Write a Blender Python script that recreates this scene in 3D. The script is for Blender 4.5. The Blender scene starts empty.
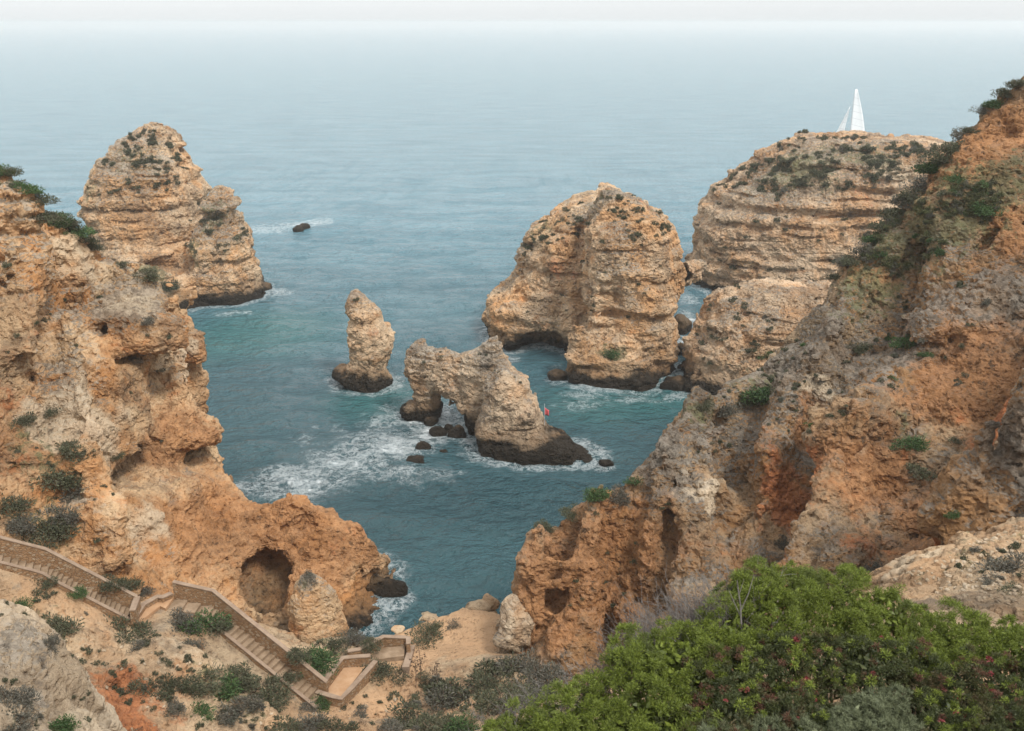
import bpy, math, random, time
import numpy as np
from mathutils import Vector, Matrix

T0 = time.time()
rng = np.random.default_rng(7)
random.seed(7)
scene = bpy.context.scene
COL = scene.collection

# ------------------------------------------------------------------ camera model
IW, IH, FP = 1024, 731, 995.0
CAMZ = 36.0
PITCH = math.radians(19.02)
CT, ST = math.cos(PITCH), math.sin(PITCH)

def ray(px, py):
    u = (px - 512.0) / FP
    v = (365.5 - py) / FP
    return np.array([u, CT + v * ST, -ST + v * CT])

def PY(px, py, Y):
    d = ray(px, py)
    t = Y / d[1]
    return np.array([d[0] * t, Y, CAMZ + d[2] * t])

def PZ(px, py, z):
    d = ray(px, py)
    t = (z - CAMZ) / d[2]
    return np.array([d[0] * t, d[1] * t, z])

# ------------------------------------------------------------------ noise
_perm = rng.permutation(256).astype(np.int32)
_perm = np.concatenate([_perm, _perm, _perm])
_g = rng.normal(size=(256, 3))
_g = (_g / np.linalg.norm(_g, axis=1, keepdims=True)).astype(np.float32)

def perlin(p):
    p = np.asarray(p, dtype=np.float32)
    i = np.floor(p)
    f = p - i
    i = i.astype(np.int32) & 255
    w = f * f * f * (f * (f * 6 - 15) + 10)
    out = np.zeros(len(p), np.float32)
    for dx in (0, 1):
        a = _perm[(i[:, 0] + dx) & 255]
        wx = w[:, 0] if dx else 1 - w[:, 0]
        for dy in (0, 1):
            b = _perm[(a + i[:, 1] + dy) & 255]
            wy = wx * (w[:, 1] if dy else 1 - w[:, 1])
            for dz in (0, 1):
                h = _perm[(b + i[:, 2] + dz) & 255]
                g = _g[h]
                dot = g[:, 0] * (f[:, 0] - dx) + g[:, 1] * (f[:, 1] - dy) + g[:, 2] * (f[:, 2] - dz)
                out += dot * wy * (w[:, 2] if dz else 1 - w[:, 2])
    return out * 1.5

def fbm(p, octs=3, gain=0.5):
    s, a = 0, 1.0
    for k in range(octs):
        s = s + a * perlin(p * (2.03 ** k) + 17.3 * k)
        a *= gain
    return s

def ridged(p, octs=2):
    s, a = 0, 1.0
    for k in range(octs):
        s = s + a * (1 - 2 * np.abs(perlin(p * (2.1 ** k) + 31.7 * k)))
        a *= 0.5
    return s

def sstep(a, b, x):
    t = np.clip((x - a) / (b - a), 0, 1)
    return t * t * (3 - 2 * t)

_rnd = rng.random((256, 4)).astype(np.float32)
def worley(p, near=False):
    """per-cell random value and distance to the cell border (F2-F1)"""
    p = np.asarray(p, np.float32)
    N = len(p)
    val = np.empty(N, np.float32); edge = np.empty(N, np.float32)
    for a in range(0, N, 150000):
        q = p[a:a + 150000]
        i = np.floor(q - 0.5 if near else q).astype(np.int32)
        d1 = np.full(len(q), 9e9, np.float32); d2 = d1.copy(); v = np.zeros(len(q), np.float32)
        rg = (0, 1) if near else (-1, 0, 1)
        for dx in rg:
            for dy in rg:
                for dz in rg:
                    c = i + np.array([dx, dy, dz], np.int32)
                    h = _perm[(_perm[(_perm[c[:, 0] & 255] + c[:, 1]) & 255] + c[:, 2]) & 255]
                    r = _rnd[h]
                    d = ((c + r[:, :3] - q) ** 2).sum(1)
                    m = d < d1
                    d2 = np.where(m, d1, np.minimum(d2, d))
                    v = np.where(m, r[:, 3], v)
                    d1 = np.where(m, d, d1)
        val[a:a + 150000] = v
        edge[a:a + 150000] = np.sqrt(d2) - np.sqrt(d1)
    return val, edge

# ------------------------------------------------------------------ meshing
def surface_nets(F, org, h):
    nx, ny, nz = F.shape
    s = F < 0
    cnt = np.zeros((nx - 1, ny - 1, nz - 1), np.uint8)
    for dx in (0, 1):
        for dy in (0, 1):
            for dz in (0, 1):
                cnt += s[dx:nx - 1 + dx, dy:ny - 1 + dy, dz:nz - 1 + dz]
    ci = np.argwhere((cnt > 0) & (cnt < 8))
    vid = np.full(cnt.shape, -1, np.int32)
    vid[ci[:, 0], ci[:, 1], ci[:, 2]] = np.arange(len(ci))
    acc = np.zeros((len(ci), 3), np.float32)
    n = np.zeros(len(ci), np.float32)
    corners = [(a, b, c) for a in (0, 1) for b in (0, 1) for c in (0, 1)]
    for a in corners:
        for b in corners:
            if sum(b) - sum(a) == 1 and all(q >= p for p, q in zip(a, b)):
                fa = F[ci[:, 0] + a[0], ci[:, 1] + a[1], ci[:, 2] + a[2]]
                fb = F[ci[:, 0] + b[0], ci[:, 1] + b[1], ci[:, 2] + b[2]]
                m = (fa < 0) != (fb < 0)
                t = np.where(m, fa / np.where(m, fa - fb, 1), 0)
                A = np.array(a, np.float32)
                D = np.array(b, np.float32) - A
                acc += np.where(m[:, None], A + t[:, None] * D, 0)
                n += m
    V = (ci + acc / n[:, None]) * h + np.asarray(org)
    quads = []
    def cellq(d0, d1, d2, d3, flip):
        q = np.stack([vid[d0], vid[d1], vid[d2], vid[d3]], 1)
        q[flip] = q[flip][:, ::-1]
        quads.append(q)
    e = np.argwhere(s[:-1, 1:-1, 1:-1] != s[1:, 1:-1, 1:-1])
    i, j, k = e[:, 0], e[:, 1] + 1, e[:, 2] + 1
    cellq((i, j - 1, k - 1), (i, j, k - 1), (i, j, k), (i, j - 1, k), ~s[i, j, k])
    e = np.argwhere(s[1:-1, :-1, 1:-1] != s[1:-1, 1:, 1:-1])
    i, j, k = e[:, 0] + 1, e[:, 1], e[:, 2] + 1
    cellq((i - 1, j, k - 1), (i - 1, j, k), (i, j, k), (i, j, k - 1), ~s[i, j, k])
    e = np.argwhere(s[1:-1, 1:-1, :-1] != s[1:-1, 1:-1, 1:])
    i, j, k = e[:, 0] + 1, e[:, 1] + 1, e[:, 2]
    cellq((i - 1, j - 1, k), (i, j - 1, k), (i, j, k), (i - 1, j, k), ~s[i, j, k])
    return V.astype(np.float32), np.concatenate(quads)

def subdivide(V, Q):
    E = np.stack([Q, np.roll(Q, -1, 1)], 2).reshape(-1, 2)
    E.sort(1)
    key = E[:, 0].astype(np.int64) * len(V) + E[:, 1]
    uk, inv = np.unique(key, return_inverse=True)
    a, b = uk // len(V), uk % len(V)
    # lightly smoothed scheme: face centre and edge midpoints
    fc = V[Q].mean(1)
    em = (V[a] + V[b]) * 0.5
    nv = len(V)
    ei = inv.reshape(-1, 4) + nv
    fi = np.arange(len(Q)) + nv + len(uk)
    out = []
    for c in range(4):
        out.append(np.stack([Q[:, c], ei[:, c], fi, ei[:, (c + 3) % 4]], 1))
    return np.concatenate([V, em, fc]), np.concatenate(out)

def relax(V, Q, it=1, f=0.5):
    for _ in range(it):
        acc = np.zeros_like(V)
        cn = np.zeros(len(V))
        c = V[Q].mean(1)
        for k in range(4):
            for ax in range(3):
                acc[:, ax] += np.bincount(Q[:, k], c[:, ax], len(V))
            cn += np.bincount(Q[:, k], minlength=len(V))
        V = V * (1 - f) + f * acc / np.maximum(cn, 1)[:, None]
    return V.astype(np.float32)

def vnormals(V, Q):
    n = np.cross(V[Q[:, 2]] - V[Q[:, 0]], V[Q[:, 3]] - V[Q[:, 1]])
    N = np.zeros_like(V)
    for k in range(4):
        for ax in range(3):
            N[:, ax] += np.bincount(Q[:, k], n[:, ax], len(V))
    return N / np.maximum(np.linalg.norm(N, axis=1, keepdims=True), 1e-9)

def mesh_np(name, V, Q, mat, attrs=None, smooth=True):
    V = np.asarray(V, np.float32)
    Q = np.asarray(Q, np.int32)
    k = Q.shape[1]
    me = bpy.data.meshes.new(name)
    me.vertices.add(len(V))
    me.vertices.foreach_set('co', V.ravel())
    me.loops.add(Q.size)
    me.loops.foreach_set('vertex_index', Q.ravel())
    me.polygons.add(len(Q))
    me.polygons.foreach_set('loop_start', np.arange(0, Q.size, k, dtype=np.int32))
    me.polygons.foreach_set('loop_total', np.full(len(Q), k, np.int32))
    me.polygons.foreach_set('use_smooth', np.full(len(Q), smooth))
    me.update(calc_edges=True)
    if attrs:
        for an, av in attrs.items():
            at = me.attributes.new(an, 'FLOAT', 'POINT')
            at.data.foreach_set('value', np.asarray(av, np.float32))
    if mat:
        me.materials.append(mat)
    return me

def link(name, me, parent=None):
    o = bpy.data.objects.new(name, me)
    COL.objects.link(o)
    if parent:
        o.parent = parent
    return o

def tag(o, label=None, cat=None, group=None, kind=None):
    if label: o['label'] = label
    if cat: o['category'] = cat
    if group: o['group'] = group
    if kind: o['kind'] = kind
    return o

# ------------------------------------------------------------------ node helpers
class NT:
    def __init__(s, name):
        s.m = bpy.data.materials.new(name)
        s.m.use_nodes = True
        s.t = s.m.node_tree
        s.t.nodes.clear()
        s.out = s.t.nodes.new('ShaderNodeOutputMaterial')
    def n(s, typ, **kw):
        nd = s.t.nodes.new(typ)
        for k, v in kw.items():
            setattr(nd, k, v)
        return nd
    def set(s, sock, val):
        if isinstance(val, bpy.types.NodeSocket):
            s.t.links.new(val, sock)
        else:
            sock.default_value = val
    def math(s, op, a, b=None, c=None, clamp=False):
        nd = s.n('ShaderNodeMath', operation=op, use_clamp=clamp)
        s.set(nd.inputs[0], a)
        if b is not None: s.set(nd.inputs[1], b)
        if c is not None: s.set(nd.inputs[2], c)
        return nd.outputs[0]
    def vmul(s, v, xyz):
        nd = s.n('ShaderNodeVectorMath', operation='MULTIPLY')
        s.set(nd.inputs[0], v)
        nd.inputs[1].default_value = xyz
        return nd.outputs[0]
    def vadd(s, a, b):
        nd = s.n('ShaderNodeVectorMath', operation='ADD')
        s.set(nd.inputs[0], a); s.set(nd.inputs[1], b)
        return nd.outputs[0]
    def noise(s, v, scale, detail=4, rough=0.55, color=False, typ='FBM'):
        nd = s.n('ShaderNodeTexNoise')
        nd.noise_type = typ
        s.set(nd.inputs['Vector'], v)
        nd.inputs['Scale'].default_value = scale
        nd.inputs['Detail'].default_value = detail
        nd.inputs['Roughness'].default_value = rough
        return nd.outputs['Color' if color else 'Fac']
    def voro(s, v, scale, feature='F1', out='Distance', rnd=1.0):
        nd = s.n('ShaderNodeTexVoronoi', feature=feature)
        s.set(nd.inputs['Vector'], v)
        nd.inputs['Scale'].default_value = scale
        nd.inputs['Randomness'].default_value = rnd
        return nd.outputs[out]
    def step(s, v, a, b, lo=0.0, hi=1.0):
        nd = s.n('ShaderNodeMapRange', interpolation_type='SMOOTHSTEP')
        s.set(nd.inputs['Value'], v)
        s.set(nd.inputs['From Min'], a); s.set(nd.inputs['From Max'], b)
        s.set(nd.inputs['To Min'], lo); s.set(nd.inputs['To Max'], hi)
        return nd.outputs[0]
    def mix(s, f, a, b, blend='MIX'):
        nd = s.n('ShaderNodeMix', data_type='RGBA', blend_type=blend)
        s.set(nd.inputs[0], f)
        for sock, v in ((nd.inputs[6], a), (nd.inputs[7], b)):
            if isinstance(v, tuple) and len(v) == 3: v = (*v, 1)
            s.set(sock, v)
        return nd.outputs[2]
    def attr(s, name):
        nd = s.n('ShaderNodeAttribute', attribute_name=name)
        return nd.outputs['Fac']
    def bump(s, h, strength, dist, nrm=None):
        nd = s.n('ShaderNodeBump')
        s.set(nd.inputs['Height'], h)
        nd.inputs['Strength'].default_value = strength
        nd.inputs['Distance'].default_value = dist
        if nrm is not None: s.set(nd.inputs['Normal'], nrm)
        return nd.outputs[0]
    def principled(s, color, rough, nrm=None, spec=0.3, **kw):
        nd = s.n('ShaderNodeBsdfPrincipled')
        if isinstance(color, tuple) and len(color) == 3: color = (*color, 1)
        s.set(nd.inputs['Base Color'], color)
        s.set(nd.inputs['Roughness'], rough)
        s.set(nd.inputs['Specular IOR Level'], spec)
        if nrm is not None: s.set(nd.inputs['Normal'], nrm)
        for k, v in kw.items(): s.set(nd.inputs[k], v)
        return nd.outputs[0]
    def done(s, sh):
        s.t.links.new(sh, s.out.inputs[0])
        return s.m

def rock_material(name, warm, pale, grey, greyness=0.5, strata=0.5, wet=True, speck=0.5, wet_top=1.5):
    t = NT(name)
    geo = t.n('ShaderNodeNewGeometry')
    pos = geo.outputs['Position']
    sx = t.n('ShaderNodeSeparateXYZ'); t.set(sx.inputs[0], pos)
    nx = t.n('ShaderNodeSeparateXYZ'); t.set(nx.inputs[0], geo.outputs['Normal'])
    big = t.noise(pos, 0.13, 5, 0.6)
    mid = t.noise(pos, 0.55, 6, 0.62)
    fine = t.noise(pos, 3.2, 6, 0.68)
    # bedding: horizontal layers warped a little
    lay = t.noise(t.vadd(t.vmul(pos, (0.06, 0.06, 1.0)), t.vmul(t.noise(pos, 0.25, 3, 0.5, True), (0, 0, 0.9))), 1.15, 5, 0.7)
    c = t.mix(t.step(t.math('ADD', big, t.math('MULTIPLY', t.math('SUBTRACT', mid, 0.5), 0.6)), 0.36, 0.62), warm, pale)
    dkwarm = tuple(v * 0.62 for v in warm)
    c = t.mix(t.math('MULTIPLY', t.step(lay, 0.54, 0.66), strata), c, dkwarm)
    c = t.mix(t.math('MULTIPLY', t.step(lay, 0.46, 0.36), strata * 0.6), c, tuple(min(1, v * 1.2) for v in pale))
    # rusty seams
    rust = t.step(t.noise(t.vmul(pos, (1, 1, 1.6)), 0.42, 5, 0.7), 0.56, 0.70)
    c = t.mix(t.math('MULTIPLY', rust, 0.55), c, (warm[0] * 1.05, warm[1] * 0.78, warm[2] * 0.55))
    # fine mottling
    c = t.mix(t.math('MULTIPLY', t.step(fine, 0.30, 0.66, 0.55, 0.0), t.step(t.noise(pos, 0.3, 3, .6), 0.38, 0.62)), c, (0.13, 0.08, 0.045))
    # weathered grey crust and lichen: top-facing ledges and patches of its own
    gm = t.math('ADD', t.math('MULTIPLY', t.step(nx.outputs[2], 0.15, 0.75), 0.40), t.math('MULTIPLY', t.noise(pos, 0.42, 6, 0.7), 0.9))
    gm = t.math('ADD', gm, t.math('MULTIPLY', t.attr('grey'), 0.5))
    gmask = t.math('MULTIPLY', t.step(gm, 0.98 - 0.42 * greyness, 1.12 - 0.42 * greyness), 0.85)
    gcol = t.mix(t.step(t.math('ADD', t.math('MULTIPLY', fine, .5), t.math('MULTIPLY', t.noise(pos, 1.1, 5, .7), .5)), 0.42, 0.58), tuple(v * 0.42 for v in grey), grey)
    c = t.mix(gmask, c, gcol)
    wm = t.math('ADD', t.noise(pos, 0.38, 8, 0.78), t.math('MULTIPLY', t.math('SUBTRACT', t.noise(t.vmul(pos, (1, 1, .45)), 0.16, 4, .6), 0.5), 0.7))
    c = t.mix(t.math('MULTIPLY', t.step(wm, 0.53, 0.66), 0.62), c, t.mix(fine, (0.10, 0.07, 0.045), (0.24, 0.165, 0.105)))
    # attribute tints (soil and fresh rock that have their own extent)
    brk = t.step(t.math('ADD', t.attr('rust'), t.math('ADD', t.math('MULTIPLY', t.math('SUBTRACT', mid, 0.5), 1.8), t.math('MULTIPLY', t.math('SUBTRACT', fine, 0.5), 1.0))), 0.25, 0.85)
    c = t.mix(t.math('MULTIPLY', brk, 0.8), c, t.mix(t.step(t.noise(pos, 1.4, 7, .72), .35, .65), (0.20, 0.088, 0.033), (0.385, 0.19, 0.082)))
    brk = t.step(t.math('ADD', t.attr('red'), t.math('ADD', t.math('MULTIPLY', t.math('SUBTRACT', mid, 0.5), 1.6), t.math('MULTIPLY', t.math('SUBTRACT', fine, 0.5), 1.1))), 0.30, 0.80)
    c = t.mix(t.math('MULTIPLY', brk, 0.85), c, t.mix(t.step(fine, .3, .7), (0.25, 0.078, 0.028), (0.42, 0.16, 0.062)))
    brk = t.step(t.math('ADD', t.attr('sand'), t.math('MULTIPLY', t.math('SUBTRACT', mid, 0.5), 0.9)), 0.35, 0.65)
    c = t.mix(t.math('MULTIPLY', brk, 0.9), c, t.mix(fine, (0.40, 0.235, 0.125), (0.52, 0.34, 0.20)))
    brk = t.step(t.math('ADD', t.attr('pale'), t.math('MULTIPLY', t.math('SUBTRACT', mid, 0.5), 1.1)), 0.35, 0.7)
    c = t.mix(t.math('MULTIPLY', brk, 0.75), c, t.mix(fine, (0.42, 0.32, 0.21), (0.60, 0.50, 0.37)))
    brk = t.step(t.math('ADD', t.attr('veg'), t.math('MULTIPLY', t.math('SUBTRACT', t.noise(pos, 1.9, 8, 0.75), 0.5), 3.2)), 0.55, 0.95)
    c = t.mix(t.math('MULTIPLY', brk, 0.8), c, t.mix(fine, t.mix(t.step(t.noise(pos, 0.7, 5, .7), .4, .6), (0.055, 0.055, 0.028), (0.085, 0.10, 0.04)), (0.165, 0.155, 0.085)))
    # dark lichen specks / pits
    pv = t.voro(t.vadd(pos, t.vmul(t.noise(pos, 1.5, 5, 0.7, True), (1.3, 1.3, 1.3))), 1.35)
    pm = t.math('MULTIPLY', t.step(pv, 0.26, 0.12), t.step(t.noise(pos, 0.30, 4, 0.6), 0.47, 0.60))
    c = t.mix(t.math('MULTIPLY', pm, speck), c, (0.055, 0.045, 0.035))
    pv2 = t.voro(t.vadd(pos, t.vmul(t.noise(pos, 4.0, 2, 0.6, True), (0.25, 0.25, 0.25))), 3.6)
    pm2 = t.math('MULTIPLY', t.step(pv2, 0.28, 0.10), t.step(t.noise(pos, 0.6, 4, 0.6), 0.46, 0.60))
    c = t.mix(t.math('MULTIPLY', pm2, speck * 0.85), c, (0.075, 0.058, 0.042))
    rough = 0.92
    if wet:
        lv = t.math('ADD', sx.outputs[2], t.math('MULTIPLY', t.math('ADD', t.math('SUBTRACT', t.noise(pos, 0.5, 5, 0.65), 0.5), t.math('MULTIPLY', t.math('SUBTRACT', t.noise(pos, 0.14, 3, 0.6), 0.5), 1.1)), 2.4))
        w2 = t.step(lv, wet_top + 1.6, wet_top, 0, 0.6)
        c = t.mix(w2, c, (0.12, 0.075, 0.04))
        w1 = t.step(lv, wet_top + 0.15, wet_top - 0.55)
        c = t.mix(w1, c, t.mix(fine, (0.008, 0.007, 0.005), (0.032, 0.024, 0.016)))
        rough = t.step(w1, 0, 1, 0.92, 0.72)
    hgt = t.math('ADD', t.math('MULTIPLY', t.noise(pos, 2.2, 10, 0.72), 0.9), t.math('MULTIPLY', t.math('MINIMUM', pv2, 0.4), 0.9))
    hgt = t.math('ADD', hgt, t.math('MULTIPLY', lay, 0.45))
    hgt = t.math('SUBTRACT', hgt, t.math('MULTIPLY', pm, 0.35))
    hgt = t.math('MULTIPLY', hgt, t.step(t.noise(pos, 0.22, 3, 0.5), 0.35, 0.65, 0.45, 1.25))
    nrm = t.bump(hgt, 1.0, 0.36)
    return t.done(t.principled(c, rough, nrm, 0.15))

def leaf_material(name, c0, c1, c2=None, trans=0.25, rough=0.6):
    t = NT(name)
    geo = t.n('ShaderNodeNewGeometry')
    oi = t.n('ShaderNodeObjectInfo')
    r = geo.outputs['Random Per Island']
    c = t.mix(r, c0, c1)
    if c2 is not None:
        c = t.mix(t.step(t.noise(geo.outputs['Position'], 2.2, 3, 0.6), 0.5, 0.68), c, c2)
    c = t.mix(t.math('MULTIPLY', oi.outputs['Random'], 0.45), c, tuple(v * 0.6 for v in c0))
    p = t.principled(c, rough, None, 0.25)
    tr = t.n('ShaderNodeBsdfTranslucent'); t.set(tr.inputs[0], c)
    mx = t.n('ShaderNodeMixShader'); mx.inputs[0].default_value = trans
    t.t.links.new(p, mx.inputs[1]); t.t.links.new(tr.outputs[0], mx.inputs[2])
    return t.done(mx.outputs[0])

def plain_material(name, c0, c1, scale=3.0, rough=0.85, bump=0.3, dist=0.03, spec=0.2):
    t = NT(name)
    geo = t.n('ShaderNodeNewGeometry')
    pos = geo.outputs['Position']
    f = t.noise(pos, scale, 6, 0.65)
    c = t.mix(t.step(f, 0.3, 0.7), c0, c1)
    return t.done(t.principled(c, rough, t.bump(t.noise(pos, scale * 4, 6, 0.7), bump, dist), spec))

M = {}
M['stack'] = rock_material('limestone_stack', (0.49, 0.28, 0.135), (0.53, 0.39, 0.255), (0.29, 0.25, 0.20), 0.38, 0.7, True, 0.75)
M['arch'] = rock_material('limestone_arch', (0.43, 0.28, 0.165), (0.47, 0.365, 0.255), (0.29, 0.255, 0.21), 0.44, 0.35, True, 0.6, 1.7)
M['headland'] = rock_material('limestone_headland', (0.46, 0.27, 0.14), (0.50, 0.37, 0.25), (0.27, 0.235, 0.19), 0.42, 0.75, True, 0.85)
M['left'] = rock_material('ochre_cliff', (0.44, 0.215, 0.085), (0.53, 0.37, 0.22), (0.34, 0.285, 0.22), 0.33, 0.4, True, 0.4, 0.5)
M['right'] = rock_material('weathered_cliff', (0.28, 0.155, 0.07), (0.33, 0.24, 0.15), (0.195, 0.175, 0.148), 0.50, 0.25, False, 0.75)
M['ground'] = rock_material('hillside_soil', (0.42, 0.265, 0.15), (0.46, 0.345, 0.225), (0.30, 0.25, 0.19), 0.22, 0.15, False, 0.5)
M['pale'] = rock_material('pale_boulder', (0.45, 0.345, 0.235), (0.54, 0.44, 0.32), (0.38, 0.325, 0.26), 0.10, 0.1, False, 0.6)
M['wetrock'] = rock_material('wet_rock', (0.10, 0.07, 0.045), (0.13, 0.1, 0.07), (0.08, 0.07, 0.06), 0.3, 0.2, True, 0.5, 1.2)
M['bush'] = leaf_material('scrub_leaves', (0.055, 0.062, 0.034), (0.13, 0.135, 0.078), (0.15, 0.135, 0.09))
M['bushgreen'] = leaf_material('green_leaves', (0.035, 0.075, 0.025), (0.10, 0.16, 0.055))
M['bushgrey'] = leaf_material('grey_leaves', (0.09, 0.085, 0.065), (0.20, 0.185, 0.15), (0.10, 0.11, 0.08))
M['lime'] = leaf_material('bright_leaves', (0.085, 0.115, 0.022), (0.33, 0.40, 0.07), (0.12, 0.145, 0.04), 0.35, 0.45)
M['olive'] = leaf_material('olive_leaves', (0.045, 0.06, 0.022), (0.15, 0.165, 0.065), (0.16, 0.115, 0.06), 0.3, 0.45)
M['feather'] = leaf_material('feathery_leaves', (0.09, 0.108, 0.06), (0.25, 0.275, 0.155), None, 0.3, 0.5)
M['oliveground'] = leaf_material('olive_scrub', (0.06, 0.07, 0.03), (0.15, 0.16, 0.07), (0.17, 0.145, 0.08))
M['twig'] = plain_material('dry_twig', (0.13, 0.115, 0.105), (0.25, 0.23, 0.215), 9.0)
M['stem'] = plain_material('brown_stem', (0.09, 0.06, 0.04), (0.17, 0.12, 0.08), 9.0)
M['flower'] = leaf_material('red_petals', (0.26, 0.045, 0.05), (0.43, 0.13, 0.13), None, 0.3, 0.5)
print('mats', time.time() - T0)

# ------------------------------------------------------------------ height fields
class HF:
    def __init__(s, pts):
        P = np.array(pts, float)
        s.c = P[:, :2]
        n = len(P)
        A = np.linalg.norm(s.c[:, None] - s.c[None], axis=2)
        B = np.zeros((n + 1, n + 1))
        B[:n, :n] = A - 0.15 * np.eye(n)
        B[n, :n] = B[:n, n] = 1
        s.w = np.linalg.solve(B, np.append(P[:, 2], 0))
    def __call__(s, x, y):
        sh = np.shape(x)
        q = np.stack([np.ravel(x), np.ravel(y)], 1)
        out = np.zeros(len(q))
        for a in range(0, len(q), 20000):
            d = np.linalg.norm(q[a:a + 20000, None] - s.c[None], axis=2)
            out[a:a + 20000] = d @ s.w[:-1] + s.w[-1]
        return out.reshape(sh)

def grid(x0, x1, y0, y1, z0, z1, h):
    xs = np.arange(x0, x1 + h, h); ys = np.arange(y0, y1 + h, h); zs = np.arange(z0, z1 + h, h)
    return xs, ys, zs

def hf_field(hf, xs, ys, zs, post=None):
    X, Y = np.meshgrid(xs, ys, indexing='ij')
    h = hf(X, Y)
    if post: h = post(X, Y, h)
    gx, gy = np.gradient(h, xs[1] - xs[0])
    g = np.sqrt(1 + np.minimum(gx * gx + gy * gy, 16))
    return ((zs[None, None, :] - h[:, :, None]) / g[:, :, None]).astype(np.float32)

def ell(xs, ys, zs, c, r):
    q = np.sqrt(((xs[:, None, None] - c[0]) / r[0]) ** 2 + ((ys[None, :, None] - c[1]) / r[1]) ** 2 + ((zs[None, None, :] - c[2]) / r[2]) ** 2)
    return ((q - 1) * min(r)).astype(np.float32)

def rot_ell(xs, ys, zs, c, axis, ra, rp):
    a = np.asarray(axis, float); a = a / np.linalg.norm(a)
    dx = xs[:, None, None] - c[0]; dy = ys[None, :, None] - c[1]; dz = zs[None, None, :] - c[2]
    al = dx * a[0] + dy * a[1] + dz * a[2]
    pp = dx * dx + dy * dy + dz * dz - al * al
    q = np.sqrt((al / ra) ** 2 + pp / rp ** 2)
    return ((q - 1) * min(ra, rp)).astype(np.float32)

def smin(a, b, k=1.0):
    h = np.clip(0.5 + 0.5 * (b - a) / k, 0, 1)
    return b * (1 - h) + a * h - k * h * (1 - h)

def smax(a, b, k=1.0):
    return -smin(-a, -b, k)

def lobe(xs, ys, zs, rows, Y0, hd, n=2.6, lean=0.0):
    """stack lobe: left and right edge per height, own depth and thickness"""
    R = []
    for i, r in enumerate(rows):
        a, b = PY(r[1], r[0], Y0), PY(r[2], r[0], Y0)
        R.append((a[2], a[0], b[0], r[3] if len(r) > 3 else hd))
    R.sort()
    R = np.array(R)
    z = np.clip(zs, R[0, 0], R[-1, 0])
    xl = np.interp(z, R[:, 0], R[:, 1]); xr = np.interp(z, R[:, 0], R[:, 2]); dd = np.interp(z, R[:, 0], R[:, 3])
    cx = (xl + xr) / 2; hw = np.maximum((xr - xl) / 2, 0.15)
    cy = Y0 + lean * (z - R[0, 0])
    ax = np.abs(xs[:, None, None] - cx[None, None, :]) / hw
    ay = np.abs(ys[None, :, None] - cy[None, None, :]) / dd
    q = (ax ** n + ay ** n) ** (1 / n)
    d = (q - 1) * np.minimum(hw, dd)
    return np.maximum(d, zs[None, None, :] - R[-1, 0]).astype(np.float32)

def poly_sd(poly, x, z):
    P = np.array(poly, float)
    d = np.full(x.shape, 1e9)
    ins = np.zeros(x.shape, bool)
    for i in range(len(P)):
        a, b = P[i], P[(i + 1) % len(P)]
        e = b - a
        t = np.clip(((x - a[0]) * e[0] + (z - a[1]) * e[1]) / (e @ e + 1e-9), 0, 1)
        d = np.minimum(d, np.hypot(x - a[0] - t * e[0], z - a[1] - t * e[1]))
        c = ((a[1] > z) != (b[1] > z)) & (x < (b[0] - a[0]) * (z - a[1]) / (b[1] - a[1] + 1e-12) + a[0])
        ins ^= c
    return np.where(ins, -d, d)

def slab(xs, ys, zs, pix, p0, p1, thick, emax):
    """rounded body from an outline that stands on the line p0-p1 (x,y) at its own distance"""
    p0 = np.array(p0, float); p1 = np.array(p1, float)
    ax = (p1 - p0) / np.linalg.norm(p1 - p0)
    nr = np.array([-ax[1], ax[0]])
    poly = []
    for (px, py) in pix:
        d = ray(px, py)
        t = ((p0 - 0) @ nr) / (d[:2] @ nr)
        w = np.array([0, 0, CAMZ]) + d * t
        poly.append(((w[:2] - p0) @ ax, w[2]))
    sx = (xs[:, None] - p0[0]) * ax[0] + (ys[None, :] - p0[1]) * ax[1]
    sn = (xs[:, None] - p0[0]) * nr[0] + (ys[None, :] - p0[1]) * nr[1]
    # sample the outline distance on a regular (s,z) grid, then look it up
    h = 0.15
    ss = np.arange(sx.min(), sx.max() + h, h)
    SG, ZG = np.meshgrid(ss, zs, indexing='ij')
    D = poly_sd(poly, SG, ZG)
    si = np.clip((sx - ss[0]) / h, 0, len(ss) - 1.001)
    i0 = si.astype(int); f = (si - i0)[:, :, None]
    i1 = np.minimum(i0 + 1, len(ss) - 1)
    d2 = D[i0] * (1 - f) + D[i1] * f
    e = np.clip(-d2 / emax, 0, 1)
    th = thick * np.sqrt(np.maximum(1 - (1 - e) ** 2, 0)) if np.isscalar(thick) else thick(zs)[None, None, :] * np.sqrt(np.maximum(1 - (1 - e) ** 2, 0))
    g = np.abs(sn)[:, :, None] - th
    return np.where(d2 > 0, np.sqrt(d2 ** 2 + np.maximum(g, 0) ** 2), np.maximum(g * 0.75, d2)).astype(np.float32)

def cap(xs, ys, zs, a, b, r0, r1):
    a = np.asarray(a, float); b = np.asarray(b, float); d = b - a
    dx = xs[:, None, None] - a[0]; dy = ys[None, :, None] - a[1]; dz = zs[None, None, :] - a[2]
    t = np.clip((dx * d[0] + dy * d[1] + dz * d[2]) / (d @ d), 0, 1)
    q = np.sqrt((dx - t * d[0]) ** 2 + (dy - t * d[1]) ** 2 + (dz - t * d[2]) ** 2)
    return (q - (r0 + (r1 - r0) * t)).astype(np.float32)

def ribs(F, g, lst, k=1.0, carve=False):
    for l in lst:
        n = len(l) - 2
        P = [PY(*q) for q in l[:n]]
        for i in range(n - 1):
            ra = l[n] + (l[n + 1] - l[n]) * i / (n - 1); rb_ = l[n] + (l[n + 1] - l[n]) * (i + 1) / (n - 1)
            c = cap(*g, P[i], P[i + 1], ra, rb_)
            F = smax(F, -c, k) if carve else smin(F, c, k)
    return F

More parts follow.
